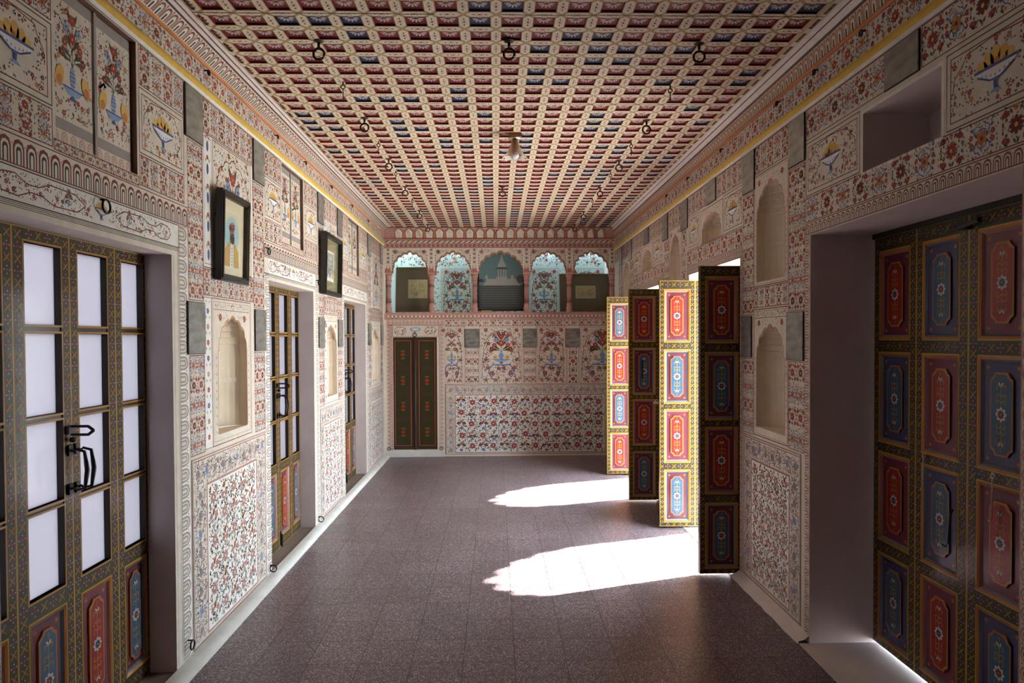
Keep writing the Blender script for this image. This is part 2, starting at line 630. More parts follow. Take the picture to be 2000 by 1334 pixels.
            s.flower(x + sx * .36 * g, y + .42 * h, .10 * g, 5, 'dred', 'yellow', 4)
            if fruit:
                s.ell(x + sx * .22 * g, y + .11 * h, .10 * g, .075 * h, 'mango', 4, 10, sx * .3)
                s.ell(x + sx * .25 * g, y + .09 * h, .05 * g, .04 * h, 'orange', 5, 8)
        s.flower(x, y + .66 * h, .135 * g, 8, 'red', 'yellow', 5)
        s.flower(x, y + .90 * h, .12 * g, 6, 'red', 'orange', 5)
        s.poly([(x - .34 * g, y + .015 * h), (x + .34 * g, y + .015 * h), (x + .15 * g, y - .08 * h), (x - .15 * g, y - .08 * h)], 'lblue', 6)
        s.line([(x - .34 * g, y + .01 * h), (x + .34 * g, y + .01 * h)], .02 * h, 'blue', 7)
        s.poly([(x - .03 * g, y - .08 * h), (x + .03 * g, y - .08 * h), (x + .10 * g, y - .14 * h), (x - .10 * g, y - .14 * h)], 'blue', 6)

    def scatter(s, u0, v0, u1, v1, n, avoid=None, big=.02):
        pts = []
        for _ in range(n * 6):
            if len(pts) >= n:
                break
            x, y = random.uniform(u0 + big, u1 - big), random.uniform(v0 + big, v1 - big)
            if avoid and avoid[0] < x < avoid[2] and avoid[1] < y < avoid[3]:
                continue
            if any((x - a) ** 2 + (y - b_) ** 2 < (big * 1.4) ** 2 for a, b_ in pts):
                continue
            pts.append((x, y))
        for i, (x, y) in enumerate(pts):
            k = random.random()
            if k < .33:
                s.flower(x, y, big * random.uniform(.5, .75), 5, random.choice(('red', 'red', 'dred', 'orange')), 'yellow', 2, random.random())
            elif k < .5:
                s.poppy(x, y, big * .5, random.uniform(0, 2 * PI), 'red')
            for q in range(3):
                a = random.uniform(0, 2 * PI)
                s.petal(x + big * .7 * math.cos(a), y + big * .7 * math.sin(a), a + .8, big * .8, big * .34,
                        random.choice(('green', 'dgreen', 'black', 'blue')), 2)

    def fruitpanel(s, u0, v0, u1, v1):
        s.rect(u0, v0, u1, v1, 'cream', 1)
        s.frame(u0, v0, u1, v1, .004, 'black', 2)
        w, h = u1 - u0, v1 - v0
        m = .022
        s.frame(u0 + m, v0 + m, u1 - m, v1 - m, .004, 'dred', 2)
        cx = (u0 + u1) / 2
        a0, a1 = u0 + m * 1.7, u1 - m * 1.7
        vs = v0 + h * .62
        s.line([(a0, v0 + h * .45), (a0 + .006, vs), (a0 + w * .10, v0 + h * .76), (a0 + w * .14, v0 + h * .86), (cx, v0 + h * .9),
                (a1 - w * .14, v0 + h * .86), (a1 - w * .10, v0 + h * .76), (a1 - .006, vs), (a1, v0 + h * .45)], .004, 'dred', 3)
        bw = min(w * .46, .185)
        s.bowl(cx, v0 + h * .52, bw)
        s.scatter(u0 + m, v0 + m, u1 - m, v1 - m, int(w * h * 1400), (cx - bw * .6, v0 + h * .25, cx + bw * .6, v0 + h * .78), .0165)

    def vasepanel(s, u0, v0, u1, v1, scr=True, cream='cream', full=None):
        w, h = u1 - u0, v1 - v0
        s.rect(u0, v0, u1, v1, cream, 1)
        s.frame(u0, v0, u1, v1, .004, 'dred', 2)
        s.frame(u0 + .02, v0 + .0, u1 - .02, v1 - .02, .003, 'dred', 2)
        cx = (u0 + u1) / 2 if full is None else full
        hw = min(cx - u0, u1 - cx) if full is None else max(cx - u0, u1 - cx)
        hw -= .035
        for sx in (-1, 1):
            pts = [(hw, .10), (hw * .97, .45), (hw * .90, .56), (hw * .93, .62), (hw * .72, .78), (hw * .62, .80), (hw * .5, .88), (0, .93)]
            pts = [(cx + sx * a, v0 + b_ * h) for a, b_ in pts]
            pts = [p for p in pts if u0 < p[0] < u1]
            s.line(pts, .006, 'dred', 3)
            if scr and hw > .1:
                sp = [(0, .33), (hw * .45, .33), (hw * .62, .27), (hw * .66, .19), (hw * .52, .12), (hw * .38, .17), (hw * .44, .23)]
                sp = [(cx + sx * a, v0 + b_ * h) for a, b_ in sp]
                s.line([p for p in sp if u0 < p[0] < u1], .012, 'blue', 3)
                if u0 < cx + sx * hw * .5 < u1:
                    s.flower(cx + sx * hw * .5, v0 + .19 * h, .03, 6, 'red', 'yellow', 4)
                    s.flower(cx + sx * hw * .8, v0 + .93 * h, .028, 6, 'red', 'yellow', 4)
        for fx, fy, k in ((.55, .57, 0), (.66, .70, 1), (.36, .85, 0), (.80, .42, 1), (.28, .07, 0), (.80, .07, 0), (.14, .27, 1), (.72, .28, 0), (.12, .87, 1)):
            for sx in (-1, 1):
                x, y = cx + sx * fx * hw, v0 + fy * h
                if u0 + .03 < x < u1 - .03:
                    r = min(.026, hw * .13)
                    s.flower(x, y, r, 7, 'red' if k == 0 else 'dred', 'yellow', 4, .3 * sx)
                    for q in range(5):
                        an = q * 1.257 + .5
                        s.petal(x + r * 1.1 * math.cos(an), y + r * 1.1 * math.sin(an), an + .7 * sx, r * 1.1, r * .45, 'green' if q % 2 else 'dgreen', 4)
        gw = min(hw * 1.35, .42)
        s.vase(cx, v0 + h * .42, gw, h * .44)
        s.scatter(u0 + .02, v0 + .01, u1 - .02, v1 - .02, int(w * h * 1700), (cx - gw * .40, v0 + h * .36, cx + gw * .40, v0 + h * .82), .0175)

    def arabesque(s, u0, v0, u1, v1, cell, faded=False):
        """dense all-over dado pattern of tulips, rosettes and stems"""
        w, h = u1 - u0, v1 - v0
        nu, nv = max(1, round(w / cell)), max(1, round(h / cell))
        cu, cv = w / nu, h / nv
        reds = ('rose', 'pink', 'rose') if faded else ('red', 'dred', 'red')
        for i in range(nu):
            for j in range(nv):
                c = min(cu, cv)
                x, y = u0 + (i + .5) * cu + random.uniform(-.08, .08) * c, v0 + (j + .5) * cv + random.uniform(-.08, .08) * c
                odd = (i + j) % 2
                if odd:
                    s.flower(x, y, c * .29, 8, reds[0], 'cream', 2)
                    for sx in (-1, 1):
                        for sy in (-1, 1):
                            s.line([(x + sx * c * .20, y + sy * c * .18), (x + sx * c * .36, y + sy * c * .22), (x + sx * c * .44, y + sy * c * .38)], c * .04, 'dgreen', 1)
                            s.petal(x + sx * c * .28, y + sy * c * .30, PI / 2 * sy, c * .26, c * .13, 'green')
                else:
                    for sx in (-1, 1):
                        s.poppy(x + sx * c * .22, y, c * .22, PI / 2 + (PI if j % 2 else 0) - sx * .3, reds[1])
                        s.petal(x + sx * c * .36, y - c * .28, .8 * sx, c * .26 * sx, c * .12, 'dgreen')
                        s.petal(x + sx * c * .10, y + c * .32, 1.1 * sx, c * .24, c * .12, 'green')
                    s.flower(x, y - c * .36, c * .14, 5, 'grey' if faded else 'blue', 'cream', 2)
                    s.flower(x, y + c * .30, c * .14, 5, 'orange', 'dred', 2)
        for _ in range(int(w * h * 2600)):
            s.petal(random.uniform(u0 + .01, u1 - .01), random.uniform(v0 + .01, v1 - .01), random.uniform(0, 6.28),
                    .023, .0085, random.choice(('green', 'dgreen', 'grey', 'brown', reds[2])), 1)

    def dado(s, u0, v0, u1, v1, side=.16, top=.15, cell=.12, faded=True):
        s.frame(u0, v0, u1, v1, .008, 'rose', 2)
        s.rect(u0 - .004, v0, u0 + .008, v1, 'brown', 3)
        s.frame(u0 + .015, v0 + .005, u1 - .015, v1 - .015, .004, 'brown', 2)
        iu0, iu1, iv1 = u0 + side, u1 - side, v1 - top
        # border ground: dense small arabesque
        for (a, b_, c, d) in ((u0 + .02, iv1, u1 - .02, v1 - .02), (u0 + .02, v0 + .02, iu0, iv1), (iu1, v0 + .02, u1 - .02, iv1)):
            s.rect(a, b_, c, d, 'cream', 1)
            n = int((c - a) * (d - b_) * 7500)
            for i in range(n):
                x, y = random.uniform(a + .008, c - .008), random.uniform(b_ + .008, d - .008)
                s.petal(x, y, random.uniform(0, 6.28), random.uniform(.014, .026), .007,
                        random.choice(('grey', 'rose', 'brown', 'pink', 'grey', 'rose', 'lblue')), 2)
            nn = max(1, round(max(c - a, d - b_) / .10))
            for i in range(nn):
                t = (i + .5) / nn
                x, y = (a + t * (c - a), (b_ + d) / 2) if (c - a) > (d - b_) else ((a + c) / 2, b_ + t * (d - b_))
                s.flower(x, y, .024, 8, 'lblue' if i % 4 == 1 else 'grey', 'rose', 3)
        s.rect(iu0, v0 + .02, iu1, iv1, 'white', 2)
        s.frame(iu0, v0 + .02, iu1, iv1, .012, 'rose', 3)
        save = s.step
        f0 = s.fn
        s.fn = lambda u, v, d: f0(u, v, d + 3 * save)
        s.arabesque(iu0 + .02, v0 + .04, iu1 - .02, iv1 - .02, cell, faded)
        s.fn = f0


# ------------------------------------------------------------------ arches and pierced sheets
def cusped(u0, u1, vs, va, n=7, seg=4):
    cx, rx, ry = (u0 + u1) / 2, (u1 - u0) / 2 * .93, (va - vs) * .88
    C = [(cx + rx * math.cos(PI - PI * k / n), vs + ry * math.sin(PI - PI * k / n)) for k in range(n + 1)]
    pts = [(u0, vs), C[0]]
    for k in range(n):
        (x0, y0), (x1, y1) = C[k], C[k + 1]
        mx, my = (x0 + x1) / 2, (y0 + y1) / 2
        f = 1.22
        q = (cx + (mx - cx) * f, vs + (my - vs) * f)
        if n % 2 and k == n // 2:
            q = (cx, vs + (va - vs) * 1.14)
        for i in range(1, seg + 1):
            t = i / seg
            pts.append(((1 - t) ** 2 * x0 + 2 * t * (1 - t) * q[0] + t * t * x1,
                        (1 - t) ** 2 * y0 + 2 * t * (1 - t) * q[1] + t * t * y1))
    pts.append((u1, vs))
    out, m = [], -1e9
    for x, y in pts:
        x = max(min(x, u1), u0, m + 1e-4)
        m = x
        out.append((min(x, u1 + 1e-4), y))
    return out


def sheet(buf, fn, U0, U1, V0, V1, holes, mat):
    """plane with holes. fn(u, v, d) with d negative = into the wall.
    hole: dict(r=(u0,v0,u1,v1), depth, arch=(vs,va) or None, rev, back)"""
    us = sorted({U0, U1} | {x for h in holes for x in (h['r'][0], h['r'][2]) if U0 < x < U1})
    vs = sorted({V0, V1} | {x for h in holes for x in (h['r'][1], h['r'][3]) if V0 < x < V1})
    for a, b_ in zip(us, us[1:]):
        for c, d in zip(vs, vs[1:]):
            mu, mv = (a + b_) / 2, (c + d) / 2
            if any(h['r'][0] < mu < h['r'][2] and h['r'][1] < mv < h['r'][3] for h in holes):
                continue
            buf.poly([fn(a, c, 0), fn(b_, c, 0), fn(b_, d, 0), fn(a, d, 0)], mat)
    for h in holes:
        u0, v0, u1, v1 = h['r']
        dp = -h.get('depth', 0)
        rev = h.get('rev', 'reveal')
        if h.get('arch'):
            sp, ap = h['arch']
            pts = cusped(u0, u1, sp, ap, h.get('n', 7))
            for (x0, y0), (x1, y1) in zip(pts, pts[1:]):
                buf.poly([fn(x0, y0, 0), fn(x1, y1, 0), fn(x1, v1, 0), fn(x0, v1, 0)], mat)
            outline = [(u0, v0)] + pts + [(u1, v0)]
        else:
            outline = [(u0, v0), (u0, v1), (u1, v1), (u1, v0)]
        if dp and h.get('arch') and h.get('back'):
            loop = [(u0, v0)] + pts + [(u1, v0)]
            for (x0, y0), (x1, y1) in zip(loop, loop[1:]):
                buf.poly([fn(x0, y0, 0), fn(x1, y1, 0), fn(x1, y1, -.012), fn(x0, y0, -.012)], rev)
        elif dp:
            loop = outline + [outline[0]]
            for (x0, y0), (x1, y1) in zip(loop, loop[1:]):
                if h.get('nobottom') and y0 == v0 and y1 == v0:
                    continue
                buf.poly([fn(x0, y0, 0), fn(x1, y1, 0), fn(x1, y1, dp), fn(x0, y0, dp)], rev)
        bk = h.get('back')
        if bk:
            if h.get('arch'):
                # apse: half-cylinder below, half-dome of thin corbelled courses above
                cx, hw, sp, top = (u0 + u1) / 2, (u1 - u0) / 2, h['arch'][0], h['arch'][1] + .03
                lv = [(v0, 0), (sp - (sp - v0) * .42, 0), (sp - (sp - v0) * .42, .016), (sp - (sp - v0) * .36, .016), (sp - (sp - v0) * .36, .006), (sp, .006)]
                for i in range(1, 7):
                    t = i / 6
                    lv += [(sp + (top - sp) * (t - .02), .002), (sp + (top - sp) * t, .016)]
                rows = []
                for v, ins in lv:
                    t = max(0, (v - sp) / (top - sp))
                    k = math.sqrt(max(0, 1 - min(t, .995) ** 2.4))
                    k = k if t > 0 else 1
                    rows.append([fn(cx - (hw * k) * math.cos(PI * j / 14), v, -(-dp * k - ins) * math.sin(PI * j / 14) ** .8 - .0008) for j in range(15)])
                buf.grid(rows, bk, smooth=False)
                buf.poly([fn(cx - hw * math.cos(PI * j / 14), v0, dp * math.sin(PI * j / 14) ** .8) for j in range(15)], bk)
            else:
                buf.poly([fn(u0, v0, dp), fn(u1, v0, dp), fn(u1, v1, dp), fn(u0, v1, dp)], bk)


XL, XR, YB, YF, H = -1.51, 1.63, 9.31, -1.3, 3.10
fL = lambda u, v, d: (XL + d, u, v)
fR = lambda u, v, d: (XR - d, u, v)
fB = lambda u, v, d: (u, YB - d, v)

# ------------------------------------------------------------------ floor
b = Buf()
b.poly([(XL + .045, YF, 0), (XR, YF, 0), (XR, YB, 0), (XL + .045, YB, 0)], 'terrazzo_tiles')
b.box(XL - .5, XR + .5, YF - .3, YB + .5, -.30, -.02, 'sill_stone')
tag(b.build('floor'), 'polished maroon terrazzo floor laid in square tiles', 'floor', kind='structure')

# ------------------------------------------------------------------ left wall
OL = [(0.0, 1.05), (2.10, 3.23), (4.60, 5.71), (6.86, 7.97)]          # glazed door openings
CL = [2.668, 5.165, 7.35]                                            # painted cupboards above them
TOPL = 2.00
NL = [3.965, 6.305, 8.605]
hl = [dict(r=(a, .03, c, TOPL), depth=.20, nobottom=False) for a, c in OL[1:]]
for c in CL:
    hl.append(dict(r=(c - .268, 2.30, c + .268, 2.858), depth=.036, rev='old_wood', back='old_wood'))
for c in NL:
    hl.append(dict(r=(c - .215, 1.085, c + .215, 1.76), depth=.13, arch=(1.54, 1.735), rev='niche_plaster', back='niche_plaster'))
b = Buf()
sheet(b, fL, YF, YB, 0.0, 3.03, hl, 'cream')
p = Painter(b, fL)


def lborder(a, c, right=True):
    """painted frame round a glazed door opening"""
    p.loopband(a - .10, 2.155, c + .17, 2.252, .062, PI / 2, ('dred', 'cream', 'dgreen', 'cream'))
    p.frame(a - .10, 2.04, c + .075, 2.15, .004, 'black', 2)
    p.rect(a - .0, 2.045, c + .07, 2.146, 'white', 1)
    for i in range(3):
        p.line([(a - .1, 2.036 - i * .006), (c + .07, 2.036 - i * .006)], .0022, 'dgreen', 2)
    cx = (a + c) / 2
    p.bowl(cx, 2.10, .085)
    for sx in (-1, 1):
        p.line([(cx + sx * x, 2.095 + y) for x, y in ((.10, 0), (.16, .03), (.30, .033), (.36, .012), (.42, .012), (.47, .035), (.53, .03), (.56, 0), (.53, -.03), (.46, -.035), (.40, -.012), (.34, -.014), (.28, -.034), (.15, -.03), (.10, 0))], .004, 'dred', 2)
        p.vase(cx + sx * .20, 2.085, .05, .05, False)
        p.scatter(min(cx + sx * .05, cx + sx * .55), 2.05, max(cx + sx * .05, cx + sx * .55), 2.14, 90, None, .0125)
    p.loopband(c + .072, .05, c + .17, 2.15, .078, 0, ('grey', 'cream', 'grey', 'cream'), 'white', 'grey')
    p.loopband(a - .10, .05, a - .002, 2.04, .078, PI, ('grey', 'cream', 'grey', 'cream'), 'white', 'grey')
    p.line([(c + .02, .05), (c + .02, 2.0)], .003, 'grey', 2)
    p.line([(c + .06, .05), (c + .06, 2.03)], .003, 'grey', 2)


for a, c in OL[1:]:
    lborder(a, c)
MIR_L_UP, MIR_L_LO = [], []
for k in range(3):
    o1 = OL[k + 1][1]
    n0 = OL[k + 2][0] if k < 2 else 9.28
    m1, m2 = (o1 + .145, o1 + .345), (n0 - .29, n0 - .09)
    MIR_L_UP += [m1, m2]
    MIR_L_LO += [(m1[0], m1[1]), (m2[0], m2[1])]
    t0, t1 = m1[1], m2[0]
    nc = NL[k]
    # floral columns under and between the mirrors
    for m in (m1, m2):
        a, c = max(m[0], o1 + .175), min(m[1], n0 - .102)
        p.field(a, 1.80, c, 2.595, .088, (0, 1, 2))
        p.field(a, 1.02, c, 1.525, .088, (1, 0))
    p.field(t0 - .0, 2.69, t1, 2.86, .085, (0, 1))
    p.field(t0, 1.835, t1, 1.975, .072, (0, 1))
    # tall upper panel with a painted arch and side strips
    p.rect(t0, 1.98, t1, 2.685, 'white', 1)
    p.frame(t0, 1.98, t1, 2.685, .005, 'dred', 2)
    p.frame(t0 + .018, 2.0, t0 + .115, 2.665, .003, 'dred', 3)
    p.rect(t0 + .13, 1.985, t1 - .035, 2.675, 'cream', 2)
    p.frame(t0 + .13, 1.985, t1 - .035, 2.675, .005, 'brown', 3)
    for z in (2.05, 2.20, 2.35, 2.50, 2.62):
        p.ell(t0 + .066, z, .014, .03, 'blue', 3, 8)
        p.flower(t0 + .066, z + .06, .014, 5, 'red', 'yellow', 3)
        for sx in (-1, 1):
            p.petal(t0 + .066 + sx * .02, z + .03, PI / 2, .03, .01, 'green', 3)
    f0 = p.fn
    p.fn = lambda u, v, d: f0(u, v, d + .0008)
    ap = cusped(t0 + .17, t1 - .075, 2.42, 2.63, 7)
    p.line([(t0 + .17, 2.02)] + ap + [(t1 - .075, 2.02)], .006, 'dred', 3)
    p.vase((t0 + t1) / 2 + .04, 2.14, .34, .42)
    p.scatter(t0 + .14, 1.99, t1 - .045, 2.67, 110, ((t0 + t1) / 2 - .08, 2.1, (t0 + t1) / 2 + .16, 2.5), .022)
    p.fn = f0
    # niche surround
    a, c = nc - .295, nc + .285
    p.rect(t0, 1.03, t0 + .10, 1.825, 'white', 1)
    p.frame(t0, 1.03, t0 + .095, 1.825, .003, 'brown', 2)
    for i in range(9):
        z = 1.09 + i * .083
        p.flower(t0 + .048, z, .016, 5, ('red', 'rose', 'blue')[i % 3], 'cream', 3)
        p.petal(t0 + .03, z + .04, 1.9, .02, .008, 'green', 3)
        p.petal(t0 + .066, z + .04, 1.2, .02, .008, 'green', 3)
    p.frame(a, 1.028, c, 1.828, .005, 'brown', 2)
    p.frame(a + .018, 1.05, c - .018, 1.81, .003, 'rose', 2)
    p.rect(a + .03, 1.765, c - .03, 1.768, 'dred', 2)
    p.bowl(nc, 1.79, .05)
    for sx in (-1, 1):
        p.scatter(min(nc + sx * .03, nc + sx * .26), 1.772, max(nc + sx * .03, nc + sx * .26), 1.805, 14, None, .008)
        p.flower(nc + sx * .18, 1.725, .022, 6, 'red', 'yellow', 2)
        for q in range(7):
            p.petal(nc + sx * (.21 - q * .024), 1.715 + random.uniform(-.005, .02), random.uniform(0, 3), .014, .006, 'dgreen', 2)
    al = cusped(nc - .215, nc + .215, 1.54, 1.735)
    p.line([(nc - .218, 1.09)] + [(u, v + .004) for u, v in al] + [(nc + .218, 1.09)], .005, 'orange', 2)
    for i in range(10):
        for sx in (-1, 1):
            p.petal(nc + sx * .238, 1.09 + i * .045, PI / 2, .018, .007, 'dgreen', 2)
    p.dado(o1 + .18, .045, n0 - .105, 1.005, side=.17 if k == 0 else .12, top=.15, cell=.135)
# over the doors
for k, c in enumerate(CL):
    a0, o1 = OL[k + 1]
    r0, r1 = c + .285, o1 + .14
    l0, l1 = a0 - .08, c - .285
    p.fruitpanel(r0, 2.40, r1, 2.68)
    p.fruitpanel(l0, 2.40, l1, 2.68)
    p.field(r0, 2.69, r1, 2.86, .085, (0, 1))
    p.field(l0, 2.69, l1, 2.86, .085, (0, 1))
    p.field(r0, 2.262, r1, 2.393, .07, (0, 1))
    p.field(l0, 2.262, l1, 2.393, .07, (0, 1))
    p.field(l1 + .004, 2.256, r0 - .004, 2.297, .041, (2,))
# wall stretch nearer than the frame edge (seen only in reflections)
p.field(1.20, 1.1, 1.98, 2.85, .16, (0, 1), extra=.1)
p.dado(1.2, .05, 1.98, 1.0)
# upper band and mouldings
p.line([(YF, 2.864), (YB, 2.864)], .003, 'black', 1)
p.field(1.9, 2.928, YB, 3.022, .09, (2, 1, 0), bordered=False)
p.line([(YF, 2.921), (YB, 2.921)], .003, 'black', 1)
p.line([(YF, 2.927), (YB, 2.927)], .002, 'dgreen', 1)
tag(b.build('wall_left'), 'left wall painted all over with flowers, vases and arched niches', 'wall', kind='structure')


def cove(name, X, s, zy0, zy1, zo, lo, hi, ce, label):
    """running mouldings of a side wall: yellow band, orange cord, loop frieze, white cove. s=+1 left wall"""
    b = Buf()
    x = lambda d: X + s * d
    b.poly([(x(.001), YF, zy0), (x(.012), YF, zy0 + .01), (x(.012), YB, zy0 + .01), (x(.001), YB, zy0)], 'white')
    rows = [[(x(d), y, z) for y in (YF, YB)] for d, z in ((.012, zy0 + .01), (.018, zy0 + .02), (.018, zy1 - .015), (.010, zy1))]
    b.grid(rows, 'yellow')
    b.poly([(x(.010), YF, zy1), (x(.010), YB, zy1), (x(.0), YB, zy1 + .004), (x(.0), YF, zy1 + .004)], 'cream')
    b.tube([(x(.008), YF, zo), (x(.008), YB, zo)], .010, 'orange', 8)
    (d0, z0), (d1, z1), (d2, z2), (d3, z3) = lo, hi, ce, (ce[0] + .004, H + .012)
    # frieze of loops
    n = int((YB - 2.0) / .058)
    b.poly([(x(d0), YF, z0), (x(d0), YB, z0), (x(d1), YB, z1), (x(d1), YF, z1)], 'cream')
    nrm = Vector((s * (z1 - z0), 0, -(d1 - d0))).normalized()
    L = math.hypot(d1 - d0, z1 - z0)

    def fn(u, v, d):
        t = v / L
        return (x(d0 + (d1 - d0) * t) + nrm.x * d, u, z0 + (z1 - z0) * t + nrm.z * d)
    pp = Painter(b, fn)
    for i in range(n):
        y = 2.0 + (i + .5) * .058
        pp.uloop(y, .002, .046, L * .9, PI / 2, ('dred' if i % 2 else 'brown', 'cream', 'white', 'dgreen') if s > 0 else ('orange', 'cream', 'white', 'dgreen'), 2)
        pp.line([(y + .029, .004), (y + .029, L * .8)], .006, 'orange', 2)
        pp.line([(y + .029, .004), (y + .029, L * .8)], .002, 'green', 3)
        pp.petal(y + .029, L * .72, PI / 2, L * .25, .010, 'red', 3)
    # white cove with grooves
    k = 5
    rows = []
    for i in range(k + 1):
        t = i / k
        rows.append([(x(d1 + (d2 - d1) * t), y, z1 + (z2 - z1) * math.sin(t * PI / 2)) for y in (YF, YB)])
    b.grid(rows, 'white', smooth=True)
    for t, m in ((.03, 'black'), (.10, 'dred'), (.52, 'dred'), (.97, 'red')):
        dd, zz = d1 + (d2 - d1) * t, z1 + (z2 - z1) * math.sin(t * PI / 2)
        b.tube([(x(dd), YF, zz - .001), (x(dd), YB, zz - .001)], .0028, m, 6)
    b.poly([(x(d2), YF, z2), (x(d2), YB, z2), (x(d3), YB, z3), (x(d3), YF, z3)], 'white')
    tag(b.build(name), label, 'moulding', kind='structure')


cove('trim_1', XL, 1, 2.868, 2.916, 3.032, (.012, 3.042), (.068, 3.094), (.132, 3.104),
     'yellow band, orange cord and white cove along the top of the left wall')
cove('trim_2', XR, -1, 2.792, 2.842, 2.972, (.006, 2.982), (.014, 3.062), (.082, 3.104),
     'yellow band, orange cord and white cove along the top of the right wall')

# kerb and sills
b = Buf()
rows = [[(XL + d + random.uniform(-.002, .002) * (k > 0), y, z) for y in [YF + i * (YB - YF) / 90 for i in range(91)]]
        for k, (d, z) in enumerate(((-.001, .044), (.030, .040), (.056, .030), (.066, .012), (.070, -.002)))]
b.grid(rows, 'kerb_paint', smooth=True)
tag(b.build('baseboard_left'), 'white painted kerb along the foot of the left wall', 'kerb', kind='structure')
b = Buf()
for a, c in OL[1:]:
    b.box(XL - .45, XL + .004, a - .0, c + .0, -.02, .034, 'sill_stone')
tag(b.build('trim_3'), 'worn stone door sills in the left wall', 'sill', kind='structure')

# ------------------------------------------------------------------ right wall
OR = [(2.08, 3.50), (4.52, 5.72), (6.62, 7.98)]
TOPR = 2.13
hr = [dict(r=(a, -.02, c, TOPR), depth=.42, nobottom=True) for a, c in OR]
hr.append(dict(r=(2.47, 2.33, 3.0, 2.588), depth=.30, rev='reveal', back='reveal'))
NR = [4.02, 6.167, 8.47]
NHW = [.21, .165, .20]
for c, w in zip(NR, NHW):
    hr.append(dict(r=(c - w, 1.944, c + w, 2.56), depth=.16, arch=(2.33, 2.54), rev='niche_plaster', back='niche_plaster'))
    hr.append(dict(r=(c - w, 1.045, c + w, 1.70), depth=.16, arch=(1.48, 1.68), rev='niche_plaster', back='niche_plaster'))
for c in (5.13, 7.325):
    hr.append(dict(r=(c - .23, 2.335, c + .23, 2.56), depth=.16, arch=(2.42, 2.545), rev='niche_plaster', back='niche_plaster', course=2.40))
b = Buf()
sheet(b, fR, YF, YB, 0.0, 3.07, hr, 'cream')
# outer face of the same wall
ho = [dict(r=(a, -.02, c, TOPR)) for a, c in OR]
sheet(b, lambda u, v, d: (XR + .42, u, v), YF, YB + .6, -.3, 4.2, ho, 'lime_wash')
p = Painter(b, fR)
MIR_R_UP = [(2.59, 2.825, 2.62, 2.78), (3.557, 3.757, 2.53, 2.782), (4.255, 4.46, 2.53, 2.782), (5.005, 5.23, 2.615, 2.782),
            (5.745, 5.96, 2.53, 2.782), (6.40, 6.61, 2.535, 2.782), (7.215, 7.45, 2.612, 2.782), (8.11, 8.30, 2.54, 2.782), (8.75, 8.94, 2.54, 2.782)]
MIR_R_LO = [(3.565, 3.775, 1.475, 1.74), (4.298, 4.474, 1.475, 1.738), (5.79, 5.96, 1.475, 1.74), (6.38, 6.58, 1.475, 1.74),
            (8.06, 8.24, 1.475, 1.74), (8.72, 8.92, 1.475, 1.74)]
for k, (a, c) in enumerate(OR):
    p.loopband(a - .05, 2.135, c + .055, 2.195, .045, PI / 2, ('brown', 'cream', 'dred', 'cream'), 'cream', 'dred')
    p.loopband(c + .002, .03, c + .055, 2.13, .062, PI, ('rose', 'cream', 'brown', 'cream'), 'cream', 'rose')
    p.loopband(a - .055, .03, a - .002, 2.13, .062, 0, ('rose', 'cream', 'brown', 'cream'), 'cream', 'rose')
    p.field(a - .05, 2.20, c + .055, 2.328, .128, (0, 1))
# panels above the openings
p.fruitpanel(3.025, 2.335, 3.553, 2.61)
p.fruitpanel(1.95, 2.335, 2.44, 2.61)
p.field(2.83, 2.625, 3.553, 2.785, .105, (1, 0))
p.field(1.80, 2.625, 2.585, 2.785, .105, (1, 0))
p.line([(2.44, 2.33), (2.44, 2.60)], .006, 'white', 2)
p.frame(2.452, 2.318, 3.012, 2.602, .012, 'white', 2)
for a, c in ((4.465, 4.855), (5.43, 5.735), (6.625, 7.06), (7.60, 8.06)):
    p.fruitpanel(a, 2.335, c, 2.61)
for c in (5.13, 7.325):
    p.frame(c - .265, 2.332, c + .265, 2.60, .005, 'brown', 2)
    al = cusped(c - .23, c + .23, 2.42, 2.545)
    p.line([(u, v + .004) for u, v in al], .005, 'orange', 2)
    for sx in (-1, 1):
        for q in range(8):
            p.petal(c + sx * (.22 - q * .022), 2.565 + random.uniform(-.012, .012), random.uniform(0, 3), .014, .006, random.choice(('dgreen', 'red')), 2)
for a, c in ((4.465, 5.0), (5.235, 5.74), (6.62, 7.21), (7.455, 8.1), (8.305, 8.745), (8.945, 9.3)):
    p.field(a, 2.625, c, 2.785, .085, (1, 0))
